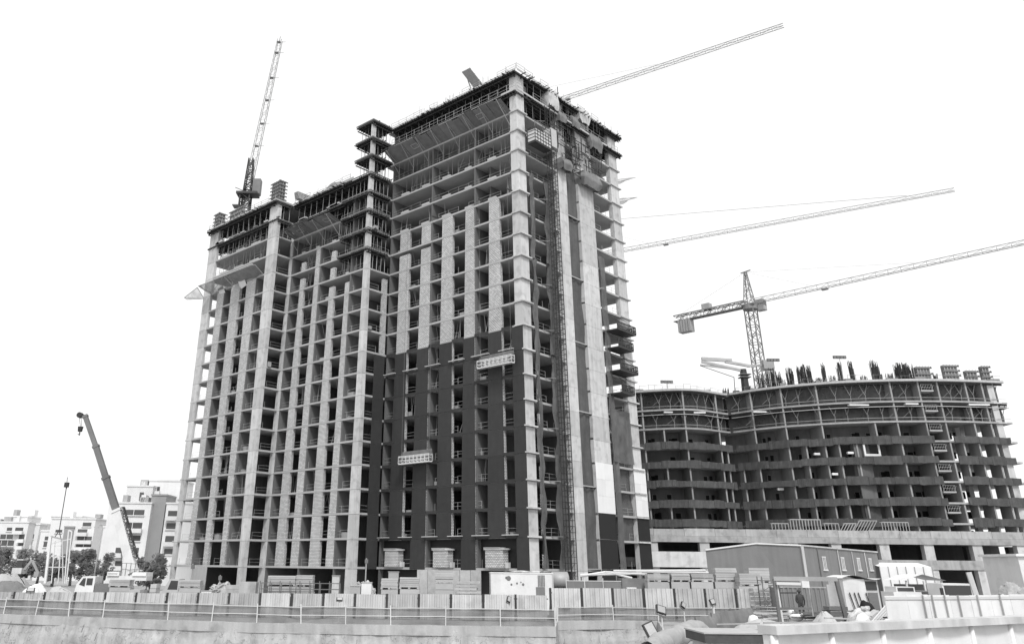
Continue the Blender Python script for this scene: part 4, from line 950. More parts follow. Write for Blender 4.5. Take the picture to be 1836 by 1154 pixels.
# dark mesh panels
t = 84; s0, z1 = PZ(1015, 1040, t); s1, _ = PZ(1114, 1040, t); o = thing('mesh_fence', 'low dark grey sheeted fence panels between the tank and the brick pallets', 'fence', W(s0, t, 0), VA); wd = (s1-s0)/3
for i in range(3):
    bpart('panel', i*wd+.05, (i+1)*wd-.05, 0, .04, .1, z1-.05, M['shed_metal'], o); bpart('frame_rail', i*wd+.03, (i+1)*wd-.03, -.03, .05, z1-.045, z1+.02, M['bright_steel'], o); bpart('post', i*wd-.03, i*wd+.03, -.03, .06, 0, z1+.25, M['bright_steel'], o)
s0, z1 = PZ(1115, 1036, 86); s1, _ = PZ(1158, 1036, 86); o = thing('tarpaulin_stack', 'dark sheeted stack between the mesh fence and the brick pallets', 'stack', W(s0, 86, 0), VA)
b = MB(); b.box(0, s1-s0, 0, 2, 0, z1); b.build('sheeted_body', M['grey_cloth'], o); bpart('pale_bag', .3, 1.2, -.7, -.1, 0, PZ(1130, 1052, 86)[1], M['white_sheet'], o)
o = thing('pipe_run', 'long pale pipes lying across the stacks behind the mesh fence', 'pipes', W(s0-4, 88, 0), VA)
for a, c in (((1040, 1030), (1150, 1027)), ((1040, 1032), (1085, 1025)), ((1085, 1025), (1160, 1029)), ((1095, 1026), (1133, 1036)), ((1100, 1023), (1265, 1022)), ((1140, 1024), (1270, 1026))):
    p = PX(a[0], a[1], 88)-o.location; q = PX(c[0], c[1], 88)-o.location; p.rotate(Matrix.Rotation(-VA, 3, 'Z')); q.rotate(Matrix.Rotation(-VA, 3, 'Z')); b = MB(); b.tube(p, q, .12, .12, 8); b.build('pipe', M['bright_steel'], o)
for px in (1042, 1105, 1150): p = PX(px, 1030, 88)-o.location; p.rotate(Matrix.Rotation(-VA, 3, 'Z')); b = MB(); b.bar((p.x, p.y, 0), (p.x, p.y, p.z), .12); b.build('trestle', M['mid_steel'], o)
# hoist base machinery and cut timber at the tower foot
o = thing('block_heap', 'pale offcuts and blocks heaped at the foot of the corner column', 'heap', W(*[PZ(960, 1000, 96)[0], 96], 0), VA); r = random.Random(3)
for i in range(16): x, y, z = r.uniform(-2, 4), r.uniform(-1, 1), r.uniform(0, 2.6); bpart('block', x, x+r.uniform(.4, 1.4), y, y+.6, z, z+r.uniform(.2, .5), M['block_pale'], o)
def heap(name, label, cat, px0, px1, py, t, m, seed, dep=2.5, rough=.5, steep=2.0):
    s0, z1 = PZ(px0, py, t); s1, _ = PZ(px1, py, t); o = thing(name, label, cat, W((s0+s1)/2, t, 0), VA); hw = (s1-s0)/2; b = MB()
    def fn(u, v):
        a = u*2*math.pi; q = 1-v; k = 1+.22*noise.noise((math.cos(a)*1.3+seed, math.sin(a)*1.3, seed*.7)); x = hw*q*k*math.cos(a); y = dep*q*k*math.sin(a)
        g = noise.fractal((x*.9+seed, y*.9, seed), 1, 2, 4)
        return (x+.12*hw*noise.noise((q*3, a, seed))*(1-q), y, -.05+(z1+.05)*max(0, (1-q**steep)+rough*.5*g*(1-.8*q**4)*(.35+.65*q)))
    b.grid(fn, 48, 18); b.build('surface', M[m], o, smooth=True)
    if m == 'rubble':
        r = random.Random(seed); b = MB()
        for _ in range(90):
            q = r.random()**.5; an = r.uniform(0, 6.28); x, y = hw*q*math.cos(an), dep*q*math.sin(an); z = z1*(1-q**steep); w_ = r.uniform(.08, .35); p = Vector((x, y, max(0, z)))
            b.bar(p, p+Vector((r.uniform(-.6, .6), r.uniform(-.3, .3), r.uniform(0, .35))), w_, w_*r.uniform(.4, 1))
        b.build('fragments', M['block_pale'], o, kind='stuff')
    return o
heap('sheeted_heap', 'bright white sheet draped over a long heap behind the fence at far left', 'heap', 34, 96, 1046, 84, 'white_sheet', 3); heap('sheeted_heap', 'long pale sand bank running behind the fence below the crane cab', 'heap', 60, 158, 1052, 82, 'sand', 8)
heap('sand_heap', 'pale sand heap at the left edge in front of the dark mound', 'heap', -30, 62, 1028, 110, 'sand', 5, 6); heap('earth_mound', 'dark earth mound at the far left edge', 'heap', -40, 70, 1040, 98, 'grey_cloth', 11, 4)
heap('rubble_heap', 'low heap of rubble and sand below the left wing columns', 'heap', 360, 440, 1047, 92, 'rubble', 2, 2, .9); heap('rubble_heap', 'scattered pale rubble heap left of the paired block pallets', 'heap', 622, 684, 1047, 90, 'rubble', 6, 2, 1.1)
for i, (px, py, lab) in enumerate(((372, 1059, 'small white drum at the left end of the rubble by the fence'), (638, 1050, 'pale box on the rubble left of the paired block pallets'), (658, 1044, 'small white box on top of the rubble near the thin pole'), (603, 1032, 'tall grey cloth-wrapped post beside the left wing front'), (706, 1025, 'grey crate between the block box and the pallet pair'))):
    s, z = PZ(px, py, 88); o = thing('site_box', lab, 'box', W(s, 88, 0), VA); w_ = .5 if i != 3 else .35; b = MB(); b.box(-w_, w_, -.4, .4, 0, z); b.build('body', M[('white_paint', 'block_pale', 'white_paint', 'light_cloth', 'steel')[i]], o); b = MB(); b.box(-w_-.05, w_+.05, -.45, .45, z+.002, z+.06); b.build('lid', M['timber'], o)
# slim steel posts and plank fence at the front of the left wing
s0, z1 = PZ(560, 1045, 85); o = thing('scaffold_rack', 'dark scaffold rack standing behind the fence before the left wing', 'scaffold', W(s0-5, 85, 0), VA)
b = MB()
for i in range(9): x = i*.95; b.bar((x, 0, 0), (x, 0, z1+.2), .07); b.bar((x, .8, 0), (x, .8, z1), .07)
for zz in (z1*.55, z1*.8, z1): b.bar((0, 0, zz), (7.6, 0, zz), .06); b.bar((0, .8, zz), (7.6, .8, zz), .06)
b.build('tubes', M['mid_steel'], o)
for i in range(3): bpart('tray', .2+i*2.4, 2.2+i*2.4, .05, .75, z1*.56, z1*.56+.12, M['timber'], o)

# ================================================================== SHED
ts = 100; (sa, za), (sp, zp), (sb, zb_), (sr, zr_) = PZ(1265, 985, ts+2), PZ(1355, 973.5, ts), PZ(1436, 977, ts-2), PZ(1572, 989, ts+14)
o = thing('site_shed', 'large plain grey metal shed with a white ridge trim and four narrow windows', 'shed', W(sb, ts-2, 0), VA)
def sh(s, t, z): return Vector((s-sb, t-ts+2, z))
A0, A1, A2 = sh(sa, ts+2, 0), sh(sp, ts, 0), sh(sb, ts-2, 0); A3 = sh(sr, ts+14, 0); A4 = sh(sa+(sr-sb), ts+18, 0)
def up(p, z): return Vector((p.x, p.y, z))
b = MB(); b.quad(A0, A2, up(A2, zb_), up(A1, zp), up(A0, za)); b.build('gable_wall', M['shed_metal'], o)
b = MB(); b.quad(A2, A3, up(A3, zr_), up(A2, zb_)); b.build('side_wall', M['shed_metal'], o)
b = MB(); b.quad(A3, A4, up(A4, zr_), up(A3, zr_)); b.quad(A4, A0, up(A0, za), up(A4, zr_)); b.build('rear_walls', M['shed_metal'], o)
mid = A1+(A3-A2); b = MB(); b.quad(up(A2, zb_), up(A3, zr_), up(mid, zp-.4), up(A1, zp)); b.quad(up(A1, zp), up(mid, zp-.4), up(A4, zr_), up(A0, za)); b.build('roof', M['fence_metal'], o)
b = MB(); f_ = Vector((0, -.08, 0)); b.bar(up(A0, za)+f_, up(A1, zp)+f_, .12, .16); b.bar(up(A1, zp)+f_, up(A2, zb_)+f_, .12, .16); b.build('gable_trim', M['white_paint'], o)
dv = (A3-A2).normalized(); nv = Vector((dv.y, -dv.x, 0)); b = MB(); b.bar(up(A2, zb_)+nv*.08, up(A3, zr_)+nv*.08, .12, .16); b.build('eaves_trim', M['fence_metal'], o)
b = MB(); b.bar(up(A2, .1)+nv*.05+f_, up(A2, zb_-.1)+nv*.05+f_, .28, .28); b.build('corner_trim', M['fence_metal'], o)
LS = (A3-A2).length
for px, py in ((1475, 1001), (1507, 1003), (1535, 1005), (1556, 1006)):
    f = (px-1440)/(1572-1440); f = f*(.9+.1*f); p = A2+dv*(LS*f); z = zb_-(2.0+.0*f)
    wn = obj('window', None, o, (p.x, p.y, z-.45)); wn.rotation_euler = (0, 0, math.atan2(dv.y, dv.x)); b = MB(); b.box(-.28, .28, -.04, .02, 0, 1.25); b.build('pane', M['glass'], wn); b = MB()
    for q in (-.36, 0, .36): b.box(q-.07, q+.07, -.08, -.005, 0, 1.25)
    b.box(-.6, .6, -.12, -.005, -.16, -.003); b.box(-.5, .5, -.09, -.005, 1.253, 1.38); b.build('frame', M['white_paint'], wn)
for f in (.18, .43, .62, .8): p = A2+dv*(LS*f)+nv*.06; bb = MB(); bb.bar(up(p, .1), up(p, zb_-(zb_-zr_)*f-.2), .1); bb.build('downpipe', M['mid_steel'] if f < .3 else M['fence_metal'], o)
b = MB(); b.bar(up(A0.lerp(A2, .02), 1.8)+f_*1.5, up(A0.lerp(A2, .98), 1.8)+f_*1.5, .08); b.build('cable_run', M['steel'], o)
# white sheeted shelter right of the shed
t = 112; s0, z1 = PZ(1576, 1015, t); s1, _ = PZ(1670, 1014, t); o = thing('sheeted_shelter', 'bright white panelled shelter at the foot of the podium right of the shed', 'shelter', W(s0, t, 0), VA); n = 6
for i in range(n): bpart('panel', (s1-s0)*i/n, (s1-s0)*(i+1)/n-.04, 0, .06, .1, z1, M['white_sheet'], o)
b = MB(); b.quad((0, 0, z1), (s1-s0, 0, z1), (s1-s0, 3, z1+.5), (0, 3, z1+.5)); b.build('roof', M['white_sheet'], o)
for i in range(n+1): bpart('post', (s1-s0)*i/n-.04, (s1-s0)*i/n+.04, -.1, -.02, 0, z1+.05, M['steel'], o)

# ================================================================== LEFT BACKGROUND: town houses, trees
def house(name, label, px0, t, blocks, wins, rotz=0):
    """blocks: (px0, px1, py_top, dt, depth, material); wins: (px0, px1, py0, py1, dt)"""
    s0, _ = PZ(px0, 1000, t); o = thing(name, label, 'building', W(s0, t, 0), VA)
    for a, c, py, dt, dp, m in blocks:
        sa, z = PZ(a, py, t+dt); sc, _ = PZ(c, py, t+dt); bpart('wall', sa-s0, sc-s0, dt, dt+dp, 0, z, M[m], o); bpart('parapet', sa-s0-.15, sc-s0+.15, dt-.15, dt+dp+.1, z+.003, z+.35, M[m], o)
    for a, c, p, q, dt in wins:
        sa, z1 = PZ(a, p, t+dt); sc, z0 = PZ(c, q, t+dt); wn = obj('window', None, o, (sa-s0, dt, z0)); b = MB(); b.box(0, sc-sa, -.04, .06, 0, z1-z0); b.build('pane', M['far_window'], wn)
        b = MB(); b.box(-.15, sc-sa+.15, -.25, -.045, -.22, -.01); b.build('sill', M['far_white'], wn); b = MB(); n = max(1, int((sc-sa)/1.6))
        for i in range(1, n): x = (sc-sa)*i/n; b.box(x-.06, x+.06, -.1, -.045, 0, z1-z0)
        if b.v: b.build('mullion', M['far_white'], wn)
    rr = random.Random(px0+999)
    for i in range(5):
        a, c, py, dt, dp, m = rr.choice(blocks[:2]); x, z = PZ(rr.uniform(a+2, c-6), py, t+dt); w_ = rr.uniform(.6, 2.2); bpart('roof_box', x-s0, x-s0+w_, dt+2, dt+4, z+.353, z+rr.uniform(.9, 2.0), M['far_white' if i % 2 else 'steel'], o)
    for a, c, p, q, dt in wins[1::2]:
        sa, z0 = PZ(a, q, t+dt); sc, _ = PZ(c, q, t+dt); bpart('balcony', sa-s0-.3, sc-s0+.3, dt-1.1, dt-.3, z0-.9, z0-.05, M['far_white'], o)
    return o
house('apartment_house', 'pale flat-roofed house at the far left edge behind the trees', -20, 235, [(-25, 52, 936, 0, 14, 'far_white'), (8, 50, 926, 3, 8, 'far_white'), (52, 72, 940, 4, 12, 'far_white')],
 [(13, 21, 945, 951, -.02), (28, 41, 945, 951, -.02), (-10, 22, 957, 966, -.02), (35, 43, 957, 966, -.02), (-8, 24, 968, 978, -.02), (34, 41, 969, 978, -.02), (54, 60, 957, 965, 3.98), (52, 57, 969, 977, 3.98)])
house('apartment_house', 'white house with a tall arched grey window bay behind the steel frame', 90, 225, [(74, 92, 952, 1, 10, 'far_white'), (93, 172, 930, 0, 13, 'far_white'), (92, 147, 926, 4, 8, 'far_white'), (166, 178, 940, 3, 8, 'far_white'), (116, 133, 945, -.35, .3, 'far_grey')],
 [(100, 111, 949, 954, -.02), (140, 156, 948, 954, -.02), (81, 90, 961, 968, .98), (139, 164, 961, 968, -.02), (79, 88, 971, 980, .98), (137, 163, 973, 980, -.02), (149, 163, 936, 943, -.02)])
o = house('apartment_house', 'large white house with window strips and a tall dark recess behind the mobile crane', 190, 190, [(196, 272, 902, 0, 16, 'far_white'), (228, 275, 872, 6, 8, 'far_white'), (268, 330, 862, 8, 8, 'far_white'), (272, 299, 888, 1.2, 12, 'far_grey'), (299, 352, 903, -.6, 15, 'far_white'), (186, 197, 945, 3, 10, 'far_white'), (240, 345, 1013, -3, 2, 'far_white')],
 [(222, 258, 913, 923, -.02), (221, 254, 936, 947, -.02), (218, 251, 959, 969, -.02), (208, 219, 981, 991, -.02), (229, 248, 981, 991, -.02), (207, 218, 1005, 1014, -.02), (238, 256, 1005, 1014, -.02), (302, 319, 915, 925, -.62), (299, 316, 937, 948, -.62), (297, 314, 960, 971, -.62), (295, 312, 983, 993, -.62), (251, 256, 882, 898, 5.98), (275, 279, 872, 880, 7.98), (282, 286, 872, 880, 7.98)])
def tree(label, px, pyt, wpx, t, m='leaf', n=800, seed=1, tz=.45, kind='tree', leaf=.5):
    s, zt = PZ(px, pyt, t); s2, _ = PZ(px+wpx/2, pyt, t); rx = s2-s; r = random.Random(seed); o = thing(kind, label, 'tree', W(s, t, 0), r.uniform(0, 6), 'trees before the town houses'); zc = zt*(.5+tz*.2); rz = zt-zc
    b = MB(); b.tube((0, 0, 0), (.2, .1, zc*.8), .3, .18, 8); b.build('trunk', M['bark'], o, smooth=True)
    cl = [(r.gauss(0, .5)*rx, r.gauss(0, .5)*rx, zc+r.uniform(-.75, .8)*rz, r.uniform(.25, .5)) for _ in range(13)]
    for c in cl[:6]: b = MB(); b.tube((.1, 0, zc*.55), c[:3], .11, .04, 5); b.build('limb', M['bark'], o)
    b = MB()
    for i in range(int(n*.6)):
        c = r.choice(cl); v = Vector((r.gauss(0, 1), r.gauss(0, 1), r.gauss(0, 1))).normalized()*(r.random()**.45); p = Vector(c[:3])+Vector((v.x*rx*c[3]*1.25, v.y*rx*c[3]*1.25, v.z*rz*c[3]*1.1))
        if p.z > zt or p.z < .3: continue
        a = Vector((r.gauss(0, 1), r.gauss(0, 1), r.gauss(0, .6))).normalized(); e = a.orthogonal().normalized(); q = leaf*r.uniform(.5, 1.2)
        b.quad(p-a*q, p-e*q*.5, p+a*q, p+e*q*.5)
    b.build('crown', M[m], o); return o
TR = [('dense dark tree at the left edge of the view', 8, 980, 50, 165, 'pale_leaf', 1500), ('dark bushy tree second from the left edge', 42, 984, 46, 172, 'pale_leaf', 1300), ('loose tree left of the white steel frame', 76, 992, 34, 178, 'pale_leaf', 900), ('dark tree seen through the white steel frame', 104, 988, 36, 170, 'pale_leaf', 1100),
 ('tree right of the white steel frame', 136, 986, 36, 176, 'pale_leaf', 1100), ('broad tree left of the lamp post', 163, 984, 44, 168, 'pale_leaf', 1400), ('small tree at the foot of the large white house', 192, 990, 24, 172, 'pale_leaf', 700), ('bushy tree just left of the tower foot', 282, 986, 40, 150, 'leaf', 1500), ('low dark bush left of the tower foot', 275, 1012, 36, 140, 'leaf', 1000), ('ragged palm-like tree at the far left corner', -8, 972, 40, 150, 'leaf', 1200)]
for i, q in enumerate(TR): tree(*q, seed=20+i)
s, z = PZ(183, 946, 130); o = thing('lamp_post', 'slim pale lamp post left of the large white house', 'lamp post', W(s, 130, 0), VA); b = MB(); b.tube((0, 0, 0), (0, 0, z), .14, .08, 8); b.build('pole', M['steel'], o, smooth=True); b = MB(); b.bar((0, 0, z), (-.9, 0, z+.1), .1); b.bar((-.5, 0, z+.08), (-1.2, 0, z+.12), .3, .12); b.build('lamp_head', M['steel'], o)
# white steel frame and crane hook
t = 120; s0, _ = PZ(81, 1030, t); o = thing('ladder_tower', 'tall white steel frame with ladder-like inner bars standing left of the crane', 'steel frame', W(s0, t, 0), VA)
def lp(px, py, y=0): s, z = PZ(px, py, t+y); return Vector((s-s0, y, z))
for n_, a, c, w_, m in (('post', (91, 961), (81, 1045), .3, 'white_paint'), ('post', (112, 966), (113, 1045), .12, 'bright_steel'), ('post', (123, 950), (116, 1045), .13, 'white_paint'), ('post', (129, 952), (119, 1045), .13, 'white_paint'), ('post', (99, 968), (92, 1045), .1, 'white_paint'), ('post', (110, 968), (104, 1045), .1, 'white_paint'), ('beam', (91, 961), (112, 966), .2, 'steel'), ('beam', (123, 950), (129, 952), .16, 'white_paint'), ('beam', (99, 968), (110, 968), .14, 'white_paint'), ('rung', (97, 978), (110, 978), .1, 'bright_steel'), ('rung', (91, 997), (117, 997), .1, 'bright_steel'), ('rung', (85, 1016), (118, 1016), .12, 'bright_steel'), ('rung', (92, 974), (128, 965), .1, 'bright_steel')):
    b = MB(); b.bar(lp(*a), lp(*c), w_); b.build(n_, M[m], o)
b = MB(); b.box(-.5, 6.5, -1.2, 1.2, 0, .35); b.build('base', M['mid_steel'], o)
o = thing('crane_hook', 'small dark hook block on a thin slanting sling above the white steel frame', 'crane hook', W(s0, t, 0), VA)
b = MB(); b.bar(lp(106, 952), lp(119, 874), .09); b.build('sling', M['dark_steel'], o); b = MB(); p = lp(119.5, 869); b.box(p.x-.28, p.x+.28, -.2, .2, p.z-.3, p.z+.35); b.build('block', M['dark_steel'], o)
b = MB(); b.bar(lp(119, 875), p, .14); b.bar(p, lp(121, 855), .06); b.build('hook', M['dark_steel'], o); b = MB(); b.bar(lp(106, 951), lp(110, 967), .08); b.bar(lp(106, 951), lp(97, 964), .08); b.build('sling_leg', M['dark_steel'], o)

# ================================================================== MOBILE CRANE
t = 105; s0, _ = PZ(205, 1060, t); o = thing('mobile_crane', 'truck-mounted telescopic crane with a raised two-tone boom at the left', 'mobile crane', W(s0, t, 0), VA)
def lp(px, py, y=0): s, z = PZ(px, py, t+y); return Vector((s-s0, y, z))
cab0, cab1, ztop, zbot = lp(140, 1060), lp(174, 1060), lp(150, 1032).z, .95
cb = obj('truck_cab', None, o, (0, 0, 0)); b = MB(); pr_ = [(cab0.x, zbot), (cab1.x, zbot), (cab1.x, ztop), (cab0.x+.75, ztop), (cab0.x+.15, zbot+1.0)]
b.v = [(x, -1.2, z) for x, z in pr_] + [(x, 1.2, z) for x, z in pr_]; b.f = [(0,1,2,3,4), (9,8,7,6,5)] + [(i, 5+i, 5+(i+1) % 5, (i+1) % 5) for i in range(5)]; b.build('cab_shell', M['white_paint'], cb, recalc=True)
b = MB(); x = cab0.x; b.v = [(x+.45, -1.23, zbot+.95), (x+1.15, -1.23, zbot+.75), (x+1.15, -1.23, ztop-.2), (x+.85, -1.23, ztop-.2)]; b.f = [(0,1,2,3)]; b.build('side_window', M['glass'], cb); b = MB(); b.quad((x+1.3, -1.23, zbot+.9), (x+2.0, -1.23, zbot+.9), (x+2.0, -1.23, ztop-.2), (x+1.3, -1.23, ztop-.2)); b.build('side_window', M['glass'], cb)
b = MB(); b.quad((x+.12, -1.0, zbot+1.1), (x+.12, 1.0, zbot+1.1), (x+.66, 1.0, ztop-.15), (x+.66, -1.0, ztop-.15)); b.build('windscreen', M['glass'], cb)
xe = lp(272, 1050).x; b = MB(); b.box(cab1.x+.05, xe, -1.25, 1.25, 1.0, 1.35); b.box(cab1.x+.1, xe-3, -1.2, 1.2, 1.353, 2.0); b.build('carrier', M['mid_steel'], o); b = MB(); b.box(cab0.x-.1, cab1.x, -1.25, 1.25, .55, .94); b.build('bumper', M['fence_metal'], o)
for x in (cab0.x+1.2, cab0.x+3.6, xe-3.4, xe-1.9):
    for y in (-1.25, .9):
        w_ = obj('wheel', None, o, (x, y, .55)); b = MB(); b.tube((0, 0, 0), (0, .35, 0), .55, .55, 18); b.build('tyre', M['rubber'], w_, smooth=False); b = MB(); b.tube((0, -.02, 0), (0, .1, 0), .28, .28, 12); b.build('rim', M['steel'], w_)
for x in (cab1.x+.9, xe-.5):
    b = MB(); b.box(x, x+.35, -2.6, 2.6, .75, 1.0); b.build('outrigger', M['mid_steel'], o)
    for y in (-2.5, 2.35): b = MB(); b.bar((x+.17, y+.1, .8), (x+.17, y+.1, .08), .16); b.box(x-.1, x+.45, y-.2, y+.35, 0, .08); b.build('outrigger_foot', M['mid_steel'], o)
up0 = lp(196, 1036); up1 = lp(268, 1036); zd = up0.z-.2; b = MB(); b.box(up0.x, up1.x, -1.1, 1.1, zd, zd+.5); b.tube((lp(225, 1036).x, 0, 2.0), (lp(225, 1036).x, 0, zd), .8, .8, 16); b.build('turntable', M['white_paint'], o)
b = MB(); b.box(lp(200, 1025).x, lp(221, 1025).x, -1.3, -.3, zd+.5, lp(200, 1024).z); b.build('operator_cab', M['white_paint'], o); b = MB(); b.box(lp(202, 1025).x, lp(218, 1025).x, -1.33, -1.303, zd+.7, lp(200, 1027).z); b.build('cab_window', M['glass'], o)
b = MB(); b.box(lp(244, 1030).x, lp(268, 1030).x, -1.25, 1.25, zd+.5, lp(244, 1025).z); b.build('counterweight', M['far_white'], o); b = MB(); rails(b, (lp(222, 1030).x, -1.1, zd+.5), (lp(262, 1030).x, -1.1, zd+.5), 1.4, .5, .06, 0); b.build('machinery_rail', M['mid_steel'], o)
for i, (a, c, w_, m) in enumerate((((239, 1025), (209, 915), 1.05, 'white_paint'), ((210.5, 920), (190, 856), .78, 'mid_steel'), ((190.5, 858), (172, 800), .66, 'mid_steel'), ((172.5, 802), (153, 746), .54, 'mid_steel'))):
    b = MB(); p, q = lp(*a), lp(*c); b.bar(p, q, w_*.85, w_); d = (q-p).normalized(); b.bar(q-d*.15, q+d*.15, w_*1.0, w_*1.18); b.build('boom_section', M[m], o)
b = MB(); p = lp(152, 744); b.bar(p+Vector((.3, 0, -.3)), p+Vector((-.7, 0, .05)), .4, .5); b.tube(p+Vector((-.6, -.3, 0)), p+Vector((-.6, .3, 0)), .35, .35, 12); b.build('boom_head', M['dark_steel'], o)
b = MB(); q = lp(144.5, 766); b.bar(p+Vector((-.75, 0, 0)), q, .04); b.bar(p+Vector((-.5, 0, 0)), q+Vector((.15, 0, 0)), .04); b.build('hoist_rope', M['dark_steel'], o); b = MB(); b.tube(q+Vector((0, 0, -.5)), q+Vector((0, 0, .1)), .28, .36, 8); b.bar(q+Vector((0, 0, -.5)), q+Vector((.05, 0, -.95)), .1); b.bar(q+Vector((.05, 0, -.95)), q+Vector((-.2, 0, -.8)), .09); b.build('hook_block', M['dark_steel'], o)
b = MB(); lattice(b, lp(218, 910, -.1), lp(243, 1003, -.1), .55, .7, .1, .06, (1,0,0)); b.build('stowed_jib', M['dark_steel'], o); b = MB(); b.bar(lp(233, 1030), lp(222, 968), .32); b.build('luffing_ram', M['steel'], o)
b = MB(); b.bar(lp(217, 970), lp(217.5, 1026), .06); b.bar(lp(221, 968), lp(217, 972), .12); b.build('auxiliary_line', M['dark_steel'], o)

# vehicles and plant at mid left
def wheelset(o, xs, y0, y1, r):
    for x in xs:
        for y in (y0, y1):
            w_ = obj('wheel', None, o, (x, y, r)); b = MB(); b.tube((0, 0, 0), (0, .22, 0), r, r, 16); b.build('tyre', M['rubber'], w_); b = MB(); b.tube((0, -.02, 0), (0, .05, 0), r*.55, r*.55, 10); b.build('rim', M['steel'], w_)
t = 92; s0, z1 = PZ(283, 1037, t); s1, _ = PZ(322, 1037, t); o = thing('pickup_truck', 'pale truck with a dark cab window behind the fence at the tower foot', 'truck', W(s0, t, 0), VA); wd = s1-s0
b = MB(); pr_ = [(0, .7), (wd+1.6, .7), (wd+1.6, 1.5), (wd, 1.6), (wd, z1), (wd*.55, z1), (wd*.3, z1*.62), (0, z1*.55)]; n = len(pr_); b.v = [(x, 0, z) for x, z in pr_] + [(x, 1.9, z) for x, z in pr_]; b.f = [tuple(range(n)), tuple(range(2*n-1, n-1, -1))] + [(i, n+i, n+(i+1) % n, (i+1) % n) for i in range(n)]; b.build('body', M['fence_metal'], o, recalc=True)
b = MB(); b.quad((wd*.5, -.01, z1*.64), (wd*.95, -.01, z1*.64), (wd*.95, -.01, z1-.15), (wd*.62, -.01, z1-.15)); b.build('side_window', M['glass'], o); wheelset(o, (.7, wd+.8), -.05, 1.7, .42)
t = 112; s0, zb = PZ(22, 1031, t); s1, z1 = PZ(70, 1014, t); o = thing('excavator', 'small excavator standing on the sand heap at the far left', 'excavator', W(s0, t, zb-.3), VA); wd = s1-s0
b = MB(); b.box(0, wd*.5, -.9, -.4, 0, .5); b.box(0, wd*.5, .4, .9, 0, .5); b.build('tracks', M['rubber'], o); b = MB(); b.box(.2, wd*.45, -.8, .8, .5, 1.2); b.build('house', M['fence_metal'], o); b = MB(); b.box(wd*.2, wd*.42, -.75, .1, 1.2, 2.1); b.build('cab', M['glass'], o); b = MB(); b.box(wd*.18, wd*.44, -.8, .15, 2.1, 2.2); b.build('cab_roof', M['white_paint'], o)
b = MB(); b.bar((wd*.45, 0, 1), (wd*.68, 0, 2.1), .3); b.bar((wd*.68, 0, 2.1), (wd, 0, .7), .24); b.box(wd-.3, wd+.3, -.4, .4, .2, .8); b.build('arm', M['steel'], o)
# floodlight on a stand over the fence, far left
def flood(label, px0, px1, py0, py1, t, zb=0, tilt=.3, grp='site floodlights on stands'):
    s0, z1 = PZ(px0, py0, t); s1, z0 = PZ(px1, py1, t); o = thing('floodlight', label, 'floodlight', W((s0+s1)/2, t, zb), VA, grp); w_ = (s1-s0)/2*.85; h = (z1-z0)*.8; zc = (z0+z1)/2-zb
    hd = obj('lamp_head', None, o, (0, 0, zc)); hd.rotation_euler = (-.35, tilt, .25); b = MB(); b.box(-w_, w_, 0, .16, -h/2, h/2); b.build('casing', M['dark_steel'], hd); b = MB(); b.box(-w_*.78, w_*.78, -.025, -.003, -h/2*.78, h/2*.8); b.build('lens', M['steel'], hd); b = MB(); b.bar((-w_, .1, 0), (-w_, .1, -h*.7), .06); b.bar((w_, .1, 0), (w_, .1, -h*.7), .06); b.bar((-w_, .1, -h*.7), (w_, .1, -h*.7), .06); b.build('bracket', M['mid_steel'], hd)
    b = MB(); b.bar((0, .1, 0), (0, .1, zc-h*.55), .07); b.box(-.3, .3, -.2, .4, 0, .06); b.build('stand', M['bright_steel'], o); return o
flood('dark floodlight on a stand before the white sheeted heap at far left', 48, 62, 1051, 1061, 74.5, .3, 0); flood('floodlight beside the fence below the left wing', 603, 615, 1069, 1076, 66.5, .3, .05)
flood('larger square floodlight on a stand near the pit at right', 1174, 1198, 1082, 1101, 56, 0, .25); flood('big tilted floodlight at the bottom right of the pit edge', 1153, 1180, 1110, 1144, 48, 0, -.35)
flood('small floodlight seen edge-on left of its twin above the cloth barrier', 1220, 1232, 1077, 1090, 60, 0, .6); flood('small floodlight right of its twin above the cloth barrier', 1272, 1284, 1071, 1084, 62, 0, -.2); flood('small lamp on a pole leaning over the fence right of centre', 909, 917, 1066, 1080, 65.2, .3, .4)

# ================================================================== RIGHT FOREGROUND
# white wall with coping
p0, p1 = Vector((10.55, 28.25, 0)), Vector((27.5, 38.5, 0)); Lw = (p1-p0).length; o = thing('white_wall', 'smooth white wall with a projecting coping in the bottom right corner', 'wall', W(p0.x, p0.y, 0), VA+math.atan2(p1.y-p0.y, p1.x-p0.x)); n = 7; sp = Lw/n
for i in range(n):
    b = MB()
    def fn(u, v): return (u*sp, .1+.13*math.sin(math.pi*u)**.7, v*2.34)
    b.grid(fn, 14, 1); b.build('wall_bay', M['white_paint'], o, (0, 0, 0)); o.children[-1].location = (i*sp, 0, 0)
for i in range(n+1): b = MB(); b.tube((0, .13, 0), (0, .13, 2.33), .12, .12, 14); obj('rib', b.mesh('rib', M['white_paint'], True), o, (i*sp, 0, 0))
b = MB(); b.box(0, Lw, .3, .5, 0, 2.33); b.build('wall_core', M['white_paint'], o); b = MB(); b.box(-.12, Lw, -.1, .62, 2.35, 2.6); b.build('coping', M['fence_metal'], o); b = MB(); b.box(-.06, -.003, .02, .5, 0, 2.34); b.build('end_return', M['white_paint'], o)
